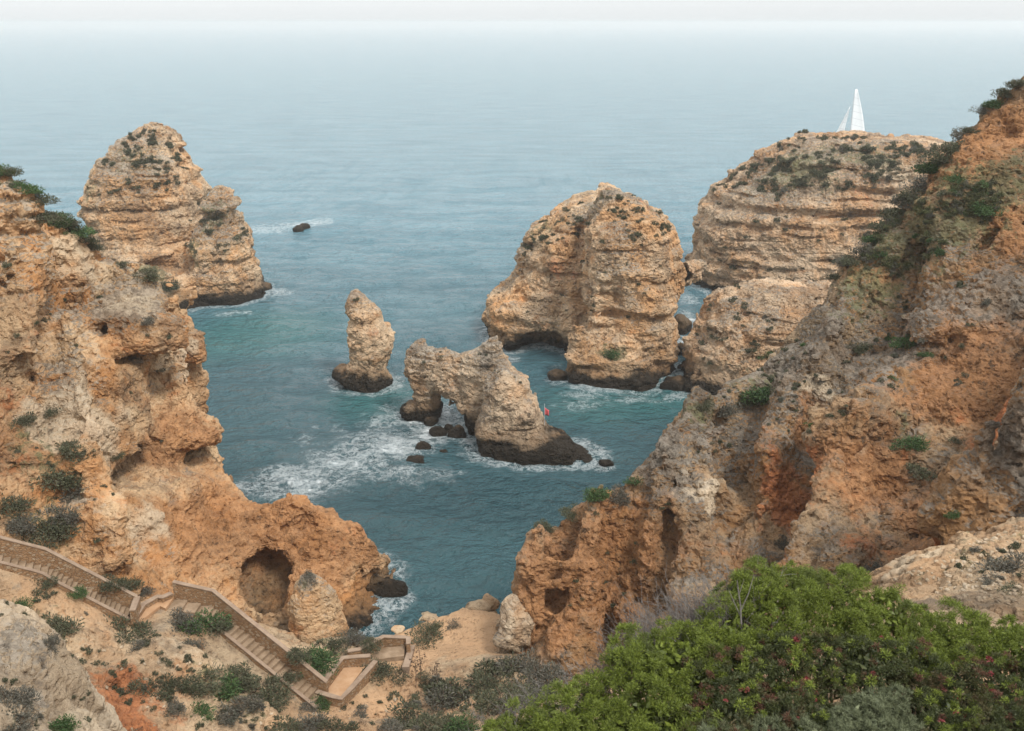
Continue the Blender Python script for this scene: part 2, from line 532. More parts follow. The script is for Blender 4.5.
def rough_field(F, xs, ys, zs, amp=1.0, strata=0.4, band=3.0, seed=0.0, damp=None, block=1.0):
    h = xs[1] - xs[0]
    gx, gy, gz = np.gradient(F, h)
    F = F / np.clip(np.sqrt(gx * gx + gy * gy + gz * gz), 0.25, 1.5)
    del gx, gy, gz
    m = np.argwhere(np.abs(F) < band)
    P = np.stack([xs[m[:, 0]], ys[m[:, 1]], zs[m[:, 2]]], 1) + seed
    d = 0.55 * perlin(P / 5.5) + 0.25 * perlin(P / 2.4 + 9) - 0.30 * (ridged(P / np.array([3.4, 3.4, 9.0]) + 3, 1) - 0.45)
    Wp = P + 0.7 * np.stack([perlin(P / 2.2 + 50), perlin(P / 2.2 + 70), 0.5 * perlin(P / 2.2 + 90)], 1)
    v, e = worley(Wp / np.array([3.1, 3.1, 1.5]))
    mk = sstep(-0.35, 0.35, perlin(P / 8.0 + 13))
    v2, e2 = worley(np.stack([P[:, 0] + 0.9 * perlin(P / 4 + 31), P[:, 1] + 0.9 * perlin(P / 4 + 61), P[:, 2]], 1) / np.array([4.4, 4.4, 12.0]))
    d = d + block * ((0.25 + 0.75 * mk) * (0.70 * (v - 0.5) + 0.35 * sstep(0.16, 0.0, e)) + 1.0 * (v2 - 0.5) + 0.75 * sstep(0.10, 0.0, e2))
    d = amp * d
    if strata:
        zz = (P[:, 2] + 0.8 * perlin(P / 9.0 + 15)) / 1.7
        fr = zz - np.floor(zz)
        d = d + strata * 0.9 * sstep(-.4, .3, perlin(P / 10 + 33)) * (sstep(0.0, 0.75, fr) - 0.5 - 1.0 * sstep(0.88, 1.0, fr) * 0.6)
        W = P[:, 2] + 0.9 * perlin(P / 7.0 + 5)
        d = d + strata * perlin(np.stack([P[:, 0] / 16, P[:, 1] / 16, W / 0.95], 1)) + 0.6 * strata * perlin(np.stack([P[:, 0] / 9, P[:, 1] / 9, W / 0.42], 1))
    d = d + 0.12 * amp
    if damp is not None:
        d = d * damp(P - seed)
    F[m[:, 0], m[:, 1], m[:, 2]] += d.astype(np.float32)
    return F

SMOOTH_ROCK = False
def rock_body(name, F, xs, ys, zs, mat, sub=2, fine=1.0, zmin=-2.5, attrs=None, damp=None, clip=None, awarp=1.0, beds=0.0):
    h = xs[1] - xs[0]
    V, Q = surface_nets(F, (xs[0], ys[0], zs[0]), h)
    keep = V[Q][:, :, 2].max(1) > zmin
    if clip is not None:
        keep &= clip(V[Q].mean(1))
    Q = Q[keep]
    used = np.unique(Q)
    rem = np.full(len(V), -1, np.int64); rem[used] = np.arange(len(used))
    V, Q = V[used], rem[Q]
    V = relax(V, Q, 1, 0.4)
    for i in range(sub):
        V, Q = subdivide(V, Q)
        V = relax(V, Q, 1, 0.5 if i == 0 else 0.25)
        N = vnormals(V, Q)
        P = V
        if i == 0:
            Wp = P + 0.22 * np.stack([perlin(P / .8 + 50), perlin(P / .8 + 70), 0.5 * perlin(P / .8 + 90)], 1)
            v, e = worley(Wp / np.array([1.15, 1.15, 0.62]))
            d = 0.10 * (ridged(P / 1.9 + 40, 2) - 0.6) + 0.10 * perlin(P / 1.0) + sstep(-.45, .4, perlin(P / 5.0 + 19)) * (0.27 * (v - 0.5) - 0.20 * sstep(0.13, 0.0, e))
        else:
            v, e = worley(P / np.array([0.46, 0.46, 0.30]), True)
            d = 0.05 * ridged(P / 0.75 + 11, 2) + 0.06 * fbm(P / 0.42, 2) - 0.16 * sstep(0.2, 0.5, perlin(P / 0.9 + 77)) * sstep(-.1, .3, perlin(P / 4 + 7)) + 0.12 * (v - 0.5) - 0.07 * sstep(0.16, 0.0, e)
        if beds:
            zw = P[:, 2] + 0.55 * perlin(P / 7.0 + 15) + 0.12 * perlin(P / 1.3 + 5)
            bw = (zw + 1.1 * perlin(np.stack([0 * zw + 3.3, 0 * zw + 7.1, zw / 2.3], 1)) + 0.35 * perlin(np.stack([0 * zw + 5.3, 0 * zw + 1.1, zw / 0.9], 1))) / 1.25
            fr = bw - np.floor(bw)
            d = d - beds * (0.26 if i == 0 else 0.16) * np.exp(-((fr - 0.5) / 0.11) ** 2) * sstep(-.15, .45, perlin(np.stack([P[:, 0] / 5, P[:, 1] / 5, np.floor(bw) * 3.7 + .4], 1))) * 1.25
        d = d * fine
        if damp is not None: d = d * damp(V)
        V = (V + N * d[:, None]).astype(np.float32)
    A = {k: np.zeros(len(V)) for k in ('rust', 'red', 'grey', 'pale', 'veg', 'sand')}
    if attrs:
        Vw = V + 1.15 * np.stack([perlin(V / 2.4 + 3), perlin(V / 2.4 + 23), perlin(V / 2.4 + 43)], 1) * awarp + 0.5 * np.stack([perlin(V / .8 + 3), perlin(V / .8 + 23), perlin(V / .8 + 43)], 1) * awarp
    for k, bl in (attrs or {}).items():
        v = np.zeros(len(V))
        for b in bl:
            c = PY(b[0], b[1], b[2])
            rr = np.array(b[3]) if not np.isscalar(b[3]) else np.array([b[3]] * 3)
            q = np.sqrt((((Vw - c) / rr) ** 2).sum(1))
            v = np.maximum(v, (b[4] if len(b) > 4 else 1.0) * sstep(1.5, 0.2, q))
        A[k] = v
    me = mesh_np(name, V, Q, mat, A, smooth=SMOOTH_ROCK)
    o = link(name, me)
    print(name, len(Q), round(time.time() - T0, 1))
    return o

def rebase(o):
    me = o.data
    co = np.empty(len(me.vertices) * 3, np.float32); me.vertices.foreach_get('co', co)
    co = co.reshape(-1, 3)
    b = np.array([(co[:, 0].min() + co[:, 0].max()) / 2, (co[:, 1].min() + co[:, 1].max()) / 2, co[:, 2].min()])
    me.vertices.foreach_set('co', (co - b.astype(np.float32)).ravel())
    me.update()
    o.location = b
    return o

# ================================================================== SEA STACKS
# -- far left stack (two shoulders)
g = grid(-66, -30, 118, 158, -3, 25, 0.6)
main = lobe(*g, [(126, 140, 152, 2), (132, 128, 166, 4), (145, 110, 171, 6), (160, 100, 179, 7.5), (172, 89, 189, 8.5), (185, 85, 197, 9), (205, 84, 203, 9.5), (235, 92, 207, 10), (265, 100, 212, 10), (300, 110, 218, 11)], 143, 9, 2.5, 0.10)
right = lobe(*g, [(186, 216, 229, 1.6), (196, 208, 234, 3), (206, 200, 239, 4), (222, 197, 243, 5), (236, 192, 252, 6), (262, 188, 254, 6.5), (282, 190, 262, 7), (298, 200, 266, 7), (320, 205, 268, 7.5)], 135.5, 6, 2.6)
low = lobe(*g, [(258, 120, 172, 4), (275, 110, 190, 6), (310, 105, 205, 7)], 131, 6, 2.5)
F = smin(smin(main, right, 0.8), low, 1.2)
zl = PY(150, 203, 143)[2]
F += (0.55 * np.exp(-((g[2] - zl) / 0.35) ** 2) - 0.35 * np.exp(-((g[2] - zl - 1.1) / 0.6) ** 2))[None, None, :].astype(np.float32)
c = PY(163, 268, 131); F = smax(F, -ell(*g, c, (4.0, 3.0, 1.6)), 0.5)
F = rough_field(F, *g, 0.85, 0.60, block=.8)
st_a = rock_body('sea_stack', F, *g, M['stack'], 2, 1.15, beds=0.75, attrs={'grey': [(130, 150, 138, 6.0, .8), (225, 215, 132, 4.5, .9), (205, 225, 133, 3, .9)], 'veg': [(150, 275, 127, 3.5), (140, 155, 137, (6, 6, 4), .75), (90, 190, 138, (2.5, 5, 3), .8), (210, 215, 132, (3, 4, 2.5), .8), (195, 250, 131, (1.6, 3, 2.5), .9)]})
tag(rebase(st_a), 'tall ochre sea stack with a pointed summit and a lower shoulder beyond the ochre cliff', 'sea stack')

# -- slim spire
g = grid(-21, -8, 91, 106, -3, 12, 0.35)
F = slab(*g, [(350, 291), (357, 289), (364, 298), (374, 306), (384, 317), (391, 333), (393, 345), (387, 360), (383, 378), (384, 396), (352, 392), (350, 372), (351, 352), (348, 332), (351, 318), (346, 304)], (-17, 99.3), (-11, 98.7), 2.3, 2.2)
foot = ell(*g, PY(353, 378, 98.6), (1.7, 2.0, 1.5)); foot2 = ell(*g, PY(340, 371, 99.5), (0.9, 1.6, 1.0))
base = ell(*g, PY(368, 385, 98.4), (2.1, 2.3, 2.2))
F = smin(smin(F, foot, 0.5), smin(foot2, base, 0.5), 0.4)
F = rough_field(F, *g, 0.6, 0.3, 2.0, 3.0)
F -= 0.12
o = rock_body('rock_spire', F, *g, M['stack'], 2, 0.75, attrs={'grey': [(355, 295, 99, 2, .7)], 'red': [(372, 335, 97, 1.6, .35)]})
SP = o
tag(rebase(o), 'slim leaning rock spire standing alone in open water with a dark foot', 'sea stack')

# -- small arch
g = grid(-11, 11, 72, 97, -3, 12, 0.32)
outl = [(409, 347), (418, 339), (426, 348), (440, 346), (455, 352), (470, 351), (483, 343), (492, 331), (499, 337), (506, 356), (517, 367), (526, 379), (533, 391), (535, 402), (544, 415), (557, 428), (571, 440), (584, 450), (595, 460), (597, 480), (470, 476), (466, 452), (463, 430), (459, 411), (451, 397), (443, 392), (438, 396), (439, 404), (441, 424), (409, 424), (414, 402), (417, 392), (410, 374)]
a0 = PY(415, 400, 90); a1 = PY(590, 440, 80.5)
F = slab(*g, outl, a0[:2], a1[:2], 1.55, 1.6)
F = smin(F, ell(*g, PY(508, 425, 82.3), (3.1, 2.9, 5.6)), 0.8)
F = smin(F, ell(*g, PY(520, 452, 80.6), (3.6, 2.4, 2.4)), 0.8)
F = smin(F, ell(*g, PY(558, 458, 80.0), (2.7, 1.6, 1.3)), 0.6)
F = smin(F, ell(*g, PY(524, 417, 81.0), (1.6, 1.6, 1.7)), 0.5)
F = smin(F, ell(*g, PY(412, 410, 89.5), (1.2, 1.3, 1.2)), 0.3)
F = smin(F, ell(*g, PY(436, 404, 90.4), (0.9, 1.1, 1.0)), 0.3)
F = smax(F, -ell(*g, PY(451, 425, 86.2), (1.15, 3.2, 2.6)), 0.3)
F = rough_field(F, *g, 0.55, 0.25, 2.0, 8.0)
o = rock_body('rock_arch', F, *g, M['arch'], 2, 0.85, beds=0.6, attrs={'grey': [(485, 360, 83, (1.8, 3, 3.0), 1.0), (420, 345, 89, 2, .6)], 'red': [(528, 408, 80, 1.2, .4)]})
AR = o
tag(rebase(o), 'low jagged rock with a small natural arch on one end, surrounded by foam', 'rock arch')

# -- big stack
g = grid(-7, 24, 92, 130, -3, 22, 0.5)
left = lobe(*g, [(185, 603, 611, 2), (191, 595, 620, 3.5), (198, 582, 638, 5), (207, 564, 652, 6.5), (218, 546, 666, 8), (230, 527, 676, 8.5), (247, 518, 682, 9), (265, 514, 685, 9), (284, 506, 684, 9), (292, 492, 680, 9), (300, 484, 676, 9), (318, 483, 672, 9), (340, 490, 672, 8.5), (365, 498, 674, 8)], 117, 9, 2.7)
butt = lobe(*g, [(196, 606, 626, 2), (208, 596, 652, 4), (225, 590, 668, 5.5), (250, 586, 674, 6), (285, 584, 676, 6.5), (330, 584, 673, 7), (365, 578, 672, 7.5), (400, 572, 672, 8)], 105.4, 7, 3.4, 0.10)
F = smin(left, butt, 0.6)
F = smax(F, -cap(*g, PY(580, 235, 109.5), PY(574, 330, 104.2), 1.2, 1.1), 0.5)
wall = lobe(*g, [(352, 560, 642, 2.2), (362, 566, 645, 2.4), (380, 566, 660, 2.7), (395, 566, 668, 3)], 99.8, 2.5, 3)
horn = lobe(*g, [(325, 573, 580, 0.7), (332, 567, 592, 1.3), (345, 566, 602, 1.8), (370, 566, 606, 2.2)], 100.3, 2, 2.4)
F = smin(F, smin(wall, horn, 0.5), 0.5)
# recessed smooth panel and the basin under it
F = smax(F, -ell(*g, PY(608, 312, 99.3), (2.3, 2.4, 4.2)), 0.3)
F = smax(F, -ell(*g, PY(541, 347, 108.5), (2.5, 3.4, 1.9)), 0.5)
F = smax(F, -ell(*g, PY(521, 353, 109.0), (1.7, 2.4, 1.1)), 0.4)
F = smax(F, -ell(*g, PY(660, 392, 99.0), (1.4, 2.0, 1.3)), 0.3)
F = rough_field(F, *g, 0.80, 0.55, 2.5, 20.0, block=.8)
st_d = rock_body('sea_stack', F, *g, M['stack'], 2, 1.1, beds=0.65, attrs={'grey': [(607, 200, 110, 4.2, .9), (622, 260, 101, (2, 3, 5), .5), (640, 200, 112, 3.5, .8), (520, 255, 117, (2, 4, 3), .6)], 'veg': [(607, 200, 111, (5, 5, 2.2), .85), (540, 230, 114, (3, 5, 2.5), .75), (650, 215, 110, (3, 4, 3), .7), (612, 355, 99.5, 1.8)], 'red': [(560, 270, 109, 4, .45), (650, 215, 108, 3, .4)]})
tag(rebase(st_d), 'largest domed sea stack standing in the bay, with a buttress and low ledge in front', 'sea stack')

# -- headland behind, with plateau and bridge
g = grid(14, 76, 122, 164, -3, 25, 0.6)
head = lobe(*g, [(137, 812, 885, 6), (141, 798, 955, 9), (153, 776, 985, 11), (167, 757, 990, 12), (182, 738, 990, 12), (196, 718, 990, 12.5), (207, 703, 990, 13), (225, 698, 990, 13), (250, 695, 990, 13), (275, 690, 990, 13), (300, 685, 990, 13.5), (325, 684, 990, 14)], 143.5, 12, 3.4, 0.06)
zl = PY(760, 212, 131)[2]
F = head
F += (0.75 * np.exp(-((g[2] - zl + 0.6) / 0.45) ** 2) - 0.5 * np.exp(-((g[2] - zl - 0.4) / 0.5) ** 2) + 0.35 * np.exp(-((g[2] - zl + 2.6) / 0.3) ** 2))[None, None, :].astype(np.float32)
F = smax(F, -ell(*g, PY(741, 280, 129.5), (5.5, 2.6, 2.0)), 0.8)
F = smax(F, -ell(*g, PY(706, 300, 129.5), (1.9, 2.0, 1.4)), 0.4)
F = smax(F, -ell(*g, PY(800, 250, 128.5), (3.5, 2.2, 4.5)), 1.2)
F = smin(F, rot_ell(*g, PY(684, 274, 123.5), (0.55, 0.85, 0.0), 7.0, 1.75), 0.7)
F = rough_field(F, *g, 0.85, 0.75, 2.5, 60.0, block=.7)
hd_f = rock_body('headland', F, *g, M['headland'], 2, 1.15, beds=1.1, attrs={'grey': [(770, 175, 132, (9, 10, 5), .8), (850, 155, 132, (9, 10, 4), .6)], 'veg': [(780, 168, 133, (11, 11, 4.2), 1.15), (735, 188, 133, (7, 8, 2.6), 1.1), (860, 155, 134, (9, 9, 3), .8)], 'pale': [(900, 170, 131, (5, 5, 3), .8)], 'red': [(740, 218, 130, (8, 4, 1.0), .5), (870, 195, 131, (4, 4, 3), .45)]})
tag(rebase(hd_f), 'flat-topped layered headland with scrub on its crown, the white sail behind it', 'headland')

# -- lower block in front of the headland
g = grid(12, 46, 80, 110, -3, 15, 0.5)
F = lobe(*g, [(288, 728, 862, 2.5), (295, 718, 868, 4), (305, 709, 870, 5), (318, 701, 870, 6), (335, 695, 870, 6.5), (355, 688, 870, 7), (375, 683, 880, 7.5), (405, 677, 890, 8.5)], 99, 7, 2.8, 0.1)
F = rough_field(F, *g, 1.0, 0.45, 2.5, 90.0)
bl_g = rock_body('coastal_rock', F, *g, M['headland'], 2, 1.1, beds=0.8, attrs={'grey': [(740, 310, 93, (5, 5, 2.5), .9), (715, 345, 92, 3, .7)], 'pale': [(730, 335, 92, 2.5, .7)], 'veg': [(750, 370, 91, 4, .8)]})
tag(rebase(bl_g), 'squat pale rock block between the domed stack and the dark weathered cliff', 'rock')

# ================================================================== LEFT CLIFF
def pts(lst):
    return [PY(*p) for p in lst]
Lp = pts([(-90, 60, 60), (0, 160, 60), (30, 180, 61.5), (60, 200, 63.5), (85, 219, 66), (110, 246, 67), (150, 268, 68), (172, 280, 69.5), (190, 300, 70), (198, 325, 70), (203, 347, 70), (196, 372, 68.8), (188, 395, 68.2), (190, 422, 67), (200, 450, 66), (228, 478, 62.5), (262, 490, 61), (290, 488, 60), (330, 500, 59.5), (360, 511, 58.5), (376, 528, 58), (381, 546, 57.6), (379, 565, 57.4),
          (0, 220, 57.5), (0, 300, 54), (0, 400, 50), (0, 500, 47), (0, 560, 44.0), (-90, 300, 50), (-90, 500, 43), (60, 250, 61), (60, 300, 58.5), (60, 400, 53), (60, 500, 49), (75, 560, 46.2), (110, 300, 62.5), (120, 330, 60.5), (150, 300, 65), (120, 400, 57), (120, 460, 54), (130, 520, 51), (165, 330, 64), (170, 390, 62), (180, 330, 67), (190, 390, 64.5), (185, 430, 61.5),
          (180, 462, 58.0), (185, 480, 57.2), (215, 470, 62), (170, 520, 54.0), (180, 570, 50.2), (165, 590, 48.2), (230, 500, 60), (220, 540, 55.5), (210, 590, 51), (230, 625, 49.8), (260, 520, 58.2), (262, 550, 55), (262, 618, 52), (300, 530, 57.5), (300, 560, 55.2), (300, 610, 53.2), (340, 540, 57), (340, 565, 55.6), (330, 610, 53), (360, 560, 56.8), (360, 590, 55.6)])
# ground falls to the sea behind the silhouette, and disappears under the hillside in front
for (px, py, Y) in [(0, 160, 60), (85, 219, 66), (150, 268, 68), (190, 300, 70), (203, 347, 70), (188, 395, 68.2), (200, 450, 66), (228, 478, 62.5), (290, 488, 60), (330, 500, 59.5), (360, 511, 58.5)]:
    p = PY(px, py, Y)
    if (px, py) in ((203, 347), (188, 395), (200, 450)):
        Lp.append(np.array([p[0] + 1.1, p[1] + 0.4, -2.0])); Lp.append(np.array([p[0] + 3.2, p[1] + 1.5, -5.0])); continue
    Lp.append(np.array([p[0] + 0.6, p[1] + 2.4, p[2] - 3.0])); Lp.append(np.array([p[0] + 2.0, p[1] + 6.5, min(-3, p[2] - 14)]))
for (x, y, z) in [(-22, 71.5, -3), (-23.5, 73.5, -4), (-20.6, 69, -3), (-25, 76, -4), (-5.6, 57.5, -3), (-6.0, 59.5, -3.5), (-7.2, 56.0, -2), (-6.6, 54.5, -2), (-9.5, 52.3, -0.5), (4, 57, -4), (-10, 66, -4), (-20, 76, -4), (-8.5, 51.3, 0.3), (-30, 82, -4), (-60, 78, -4), (-13.5, 49.5, 1.0), (-11.5, 50.2, 0.8), (-70, 60, 27), (-70, 45, 14), (-20, 42, 3), (-26, 42, 6), (-32, 40, 8), (-12, 46, 0), (-6, 48, -1), (0, 50, -3)]:
    Lp.append(np.array([x, y, z], float))
hfL = HF(Lp)
g = grid(-50, 2, 40, 80, -3, 32, 0.5)
F = hf_field(hfL, *g)
# overhanging block above the lower promontory, cap ledge, clefts
F = smin(F, ell(*g, PY(178, 430, 62.5), (3.2, 2.6, 1.7)), 1.0)
F = smin(F, ell(*g, PY(140, 330, 61), (3.2, 2.2, 2.0)), 1.0)
F = smin(F, ell(*g, PY(110, 400, 57.2), (1.5, 1.2, 3.0)), 1.0)
F = smin(F, ell(*g, PY(25, 260, 56.5), (1.6, 1.4, 4.0)), 1.0)
F = smin(F, ell(*g, PY(197, 348, 69), (1.2, 1.4, 1.7)), 0.8)
for (px, py, Y, r) in [(150, 355, 60.5, (2.4, 1.2, 0.4)), (150, 463, 57.2, (3.6, 1.8, 0.7)), (66, 285, 60, (0.45, 1.5, 3.4)), (205, 455, 62.0, (1.8, 1.5, 0.6)), (232, 440, 64, (1.2, 1.5, .6)), (55, 340, 55.5, (0.5, 1.2, 2.4)), (178, 430, 59.4, (0.35, 1.3, 1.6))]:
    F = smax(F, -ell(*g, PY(px, py, Y), r), 0.35)
F = ribs(F, g, [((60, 330, 57), (85, 430, 52.5), (112, 545, 47.8), 1.2, 1.5), ((150, 285, 66), (140, 330, 62), 1.5, 1.2), ((172, 350, 66), (172, 440, 60.5), 1.2, 1.2), ((15, 210, 58), (28, 300, 54.5), (25, 370, 51.5), 1.2, 1.0)], 1.0)
F = ribs(F, g, [((108, 468, 53.4), (160, 464, 56.6), (212, 462, 62), .75, .8), ((95, 330, 59), (150, 338, 62.2), .35, .35), ((64, 262, 61), (72, 300, 58.4), (82, 345, 57), .55, .5), ((45, 290, 57.6), (50, 350, 54.8), (62, 430, 51.4), .8, .6), ((125, 475, 52.6), (150, 545, 50.2), .8, .7), ((165, 350, 64), (160, 440, 58.5), .7, .6), ((215, 500, 58.5), (200, 570, 51.4), .7, .7), ((300, 520, 58.2), (285, 560, 55), .6, .4), ((20, 380, 51), (15, 470, 47.6), 1.2, 1.4), ((240, 335, 69.5), (238, 390, 67.5), (242, 435, 65), (268, 478, 63), 1.9, 1.7), ((240, 330, 72), (238, 400, 72.5), (264, 494, 72.5), 2.5, 2.7)], 0.5, True)
cv = PY(260, 583, 54.2)
F = rough_field(F, *g, 0.85, 0.22, 2.5, 120.0)
F = smax(F, -rot_ell(*g, cv + np.array([-0.15, 1.5, -0.85]), (-0.1, 1, 0.10), 2.9, 1.95), 0.25)
F = smax(F, -rot_ell(*g, PY(362, 602, 55.0), (0.25, 1, 0.0), 4.5, 0.95), 0.3)
ca = PY(348, 535, 56.5); F = smax(F, -ell(*g, ca, (0.9, 0.9, 0.5)), 0.3)
cl_l = rock_body('cliff', F, *g, M['left'], 2, 1.0, -1.5, beds=0.55, attrs={
    'grey': [(30, 250, 57, (2.5, 3, 3), .8), (125, 310, 62, (4, 4, 2), .9), (60, 380, 54, (1.5, 3, 3), .7), (140, 280, 66, 3, .7), (90, 300, 60, 3, .4)],
    'pale': [(80, 250, 62, (5, 5, 4), .5), (95, 430, 53.5, (2, 4, 5), .75), (70, 420, 52.5, (2.2, 3, 3.5), .9), (190, 350, 66, (2, 3, 2), .8), (130, 310, 62, (2.5, 3, 1.5), .6), (105, 480, 52, (1.5, 3, 2.5), .8), (150, 530, 52, 2.0, .7), (110, 550, 48, 2.5, .5)],
    'rust': [(225, 520, 57, (6, 7, 4), 1.0), (290, 540, 57, (6, 7, 4), 1.0), (350, 545, 57, (4, 5, 3), 1.0), (185, 440, 60, (3.5, 5, 3), .8), (200, 370, 67, (2.5, 4, 4), .7), (30, 330, 54, (2, 3, 3), .4), (10, 440, 49, (3, 4, 4), .6), (120, 370, 58, (3, 3, 2), .35)],
    'red': [(345, 540, 57, (1.5, 2, 1.2), .45), (10, 380, 50, (2, 4, 4), .45), (10, 470, 47, (2, 3, 2), .55)],
    'veg': [(40, 450, 50, (2.0, 3, 2.2), .75), (40, 520, 47, (2.6, 3, 1.4), .75), (10, 420, 49, (2, 3, 3), .45), (60, 500, 49, (2, 3, 2), .6), (160, 275, 67, 2, .8), (40, 195, 61, (4, 3, 1), .8), (5, 170, 59.5, (4, 3, 1), .8)]})
tag(rebase(cl_l), 'long ochre cliff above the stairway, ending in a low promontory with a round cave', 'cliff')

# boulder beside the cave
g = grid(-14, -6, 46, 57, -1.5, 7.5, 0.25)
b0 = PY(313, 606, 51.6)
F = ell(*g, b0, (1.55, 1.5, 2.1))
F = smin(F, ell(*g, PY(318, 630, 51.3), (1.6, 1.5, 1.6)), 0.6)
F = rough_field(F, *g, 0.30, 0.06, 1.5, 33.0)
o = rock_body('boulder', F, *g, M['left'], 2, 0.6, -1.0, attrs={'grey': [(308, 578, 51, 1.0, .9)], 'veg': [(308, 575, 51, .7, .9)]})
tag(rebase(o), 'big rounded ochre boulder beside the round cave mouth', 'boulder')

# ================================================================== RIGHT CLIFF
Rp = pts([(1120, 5, 67), (1060, 45, 67), (1024, 79, 67), (985, 106, 67), (950, 140, 66), (915, 181, 65.5), (885, 223, 65), (850, 263, 64), (820, 300, 63), (795, 326, 62), (760, 352, 60.5), (725, 375, 59), (690, 401, 57), (660, 425, 55), (645, 452, 53), (620, 468, 51.8), (598, 488, 50.6), (570, 506, 50), (545, 522, 49.4), (522, 546, 49), (512, 570, 48.6), (514, 600, 47.9), (524, 625, 47.2), (540, 655, 46.3), (560, 676, 45.2), (600, 684, 44.5),
          (560, 560, 48.4), (570, 610, 47.2), (600, 530, 49.2), (600, 600, 47), (600, 640, 45.7), (640, 500, 50.2), (630, 560, 48.3), (645, 600, 47), (650, 650, 44), (665, 450, 53), (680, 500, 50), (665, 560, 48), (690, 620, 44.5), (700, 440, 54), (715, 480, 51.5), (710, 540, 48.5), (720, 590, 45.5), (740, 420, 56), (740, 560, 46.5), (760, 480, 51), (745, 520, 48.5), (785, 400, 58), (800, 340, 60), (800, 430, 55), (790, 470, 51.6),
          (815, 455, 53.5), (820, 485, 51.2), (800, 520, 48.5), (770, 550, 46.2), (850, 400, 53), (850, 440, 50.0), (845, 480, 47.8), (835, 520, 45.3), (800, 560, 44), (800, 585, 42), (870, 360, 56), (880, 440, 49), (890, 480, 47.6), (880, 520, 44), (870, 575, 38), (850, 300, 61), (900, 260, 61.5), (900, 320, 58), (905, 380, 54), (920, 430, 50), (940, 470, 46.5), (930, 520, 42), (900, 560, 38), (950, 190, 62.5), (960, 240, 60), (960, 300, 57), (960, 360, 53.5), (970, 410, 49.5), (980, 450, 45.5), (985, 490, 41), (1024, 140, 64), (1024, 190, 61.5), (1024, 250, 57.5), (1024, 310, 54), (1024, 360, 49), (1000, 400, 46), (1010, 375, 40.5), (1003, 430, 38.5), (1000, 480, 37.2), (998, 520, 36.5), (1024, 420, 37.5), (1024, 500, 36), (1100, 200, 58), (1100, 400, 40), (1100, 500, 35), (960, 545, 36.5)])
for (px, py, Y) in [(1060, 45, 67), (985, 106, 67), (915, 181, 65.5), (850, 263, 64), (795, 326, 62), (725, 375, 59), (690, 401, 57), (645, 452, 53), (598, 488, 50.6), (570, 506, 50), (545, 522, 49.4), (522, 546, 49)]:
    p = PY(px, py, Y)
    Rp.append(np.array([p[0] - 0.8, p[1] + 2.6, p[2] - 3.2])); Rp.append(np.array([p[0] - 2.5, p[1] + 8, min(-3.0, p[2] - 12)]))
for (x, y, z) in [(-1.6, 48.5, -2), (-1.5, 47.3, -1), (-1.2, 46, 0), (0.0, 43.6, 0), (4, 42, 1), (7, 40.5, 3), (0, 53, -4), (6, 62, -4), (20, 75, -4), (40, 82, -4), (60, 80, 20), (10, 37, 4), (15, 34, 7), (22, 30, 10), (45, 45, 24)]:
    Rp.append(np.array([x, y, z], float))
hfR = HF(Rp)
g = grid(-4, 44, 32, 82, -3, 40, 0.5)
F = hf_field(hfR, *g)
F = smin(F, ell(*g, PY(852, 428, 50.3), (1.6, 1.5, 1.6)), 0.8)
F = smin(F, ell(*g, PY(664, 490, 51.3), (0.8, 1.0, 3.2)), 0.8)
F = smin(F, ell(*g, PY(1018, 430, 38.2), (1.2, 1.2, 2.8)), 0.6)
for (px, py, Y, r) in [(612, 610, 46.6, (0.35, 1.3, 3.4)), (640, 560, 48.1, (0.4, 1.2, 3.0)), (815, 475, 51.3, (1.3, 1.3, 1.5)), (765, 445, 53.0, (2.2, 1.2, .6)), (750, 545, 46.7, (1.7, 1.6, .9)), (722, 430, 54.5, (2.2, 1.4, .4)), (1000, 185, 61, (1.5, 1.2, .6)), (905, 345, 56, (2.0, 1.2, .5)), (545, 600, 47.6, (1.2, 1.2, .35)), (690, 520, 49.5, (1.6, 1.2, .4)), (660, 590, 46.8, (1.5, 1.1, .4))]:
    F = smax(F, -ell(*g, PY(px, py, Y), r), 0.35)
F = ribs(F, g, [((700, 396, 57), (672, 470, 52.5), (648, 565, 48.6), 1.2, 1.0), ((838, 322, 60), (795, 390, 57.5), (762, 455, 53.2), 1.5, 1.2), ((900, 380, 54.8), (852, 430, 50.6), (832, 490, 47.8), (795, 560, 45), 1.5, 1.4), ((985, 285, 58.5), (940, 335, 56.5), (905, 380, 54.8), 1.5, 1.3), ((600, 492, 50.4), (582, 570, 48.4), (572, 660, 45.6), 1.2, 1.2), ((725, 440, 54), (700, 520, 49.8), (690, 600, 45.8), 1.2, 1.2), ((540, 530, 49.2), (535, 600, 47.8), 1.0, .9)], 1.1)
F = ribs(F, g, [((825, 430, 54.2), (812, 490, 50.9), (768, 560, 46.2), 1.5, 1.9), ((1008, 352, 51), (965, 415, 48.6), (925, 480, 45.2), (872, 572, 38.6), 1.5, 2.1), ((635, 480, 51), (618, 560, 48.6), (612, 655, 45.2), .8, .9), ((752, 392, 58), (742, 450, 54), (728, 540, 48.6), 1.0, 1.2), ((935, 245, 62), (890, 310, 60), (862, 350, 57.8), .9, 1.0), ((1020, 215, 60.5), (985, 250, 59.5), .7, .8), ((560, 520, 50), (556, 600, 48), .6, .7), ((672, 500, 50.6), (668, 600, 46.6), .6, .7)], 0.6, True)
F = rough_field(F, *g, 1.05, 0.15, 2.5, 200.0)
F = smax(F, -rot_ell(*g, PY(521, 632, 47.8), (0.35, 1, 0.1), 2.2, 0.75), 0.25)
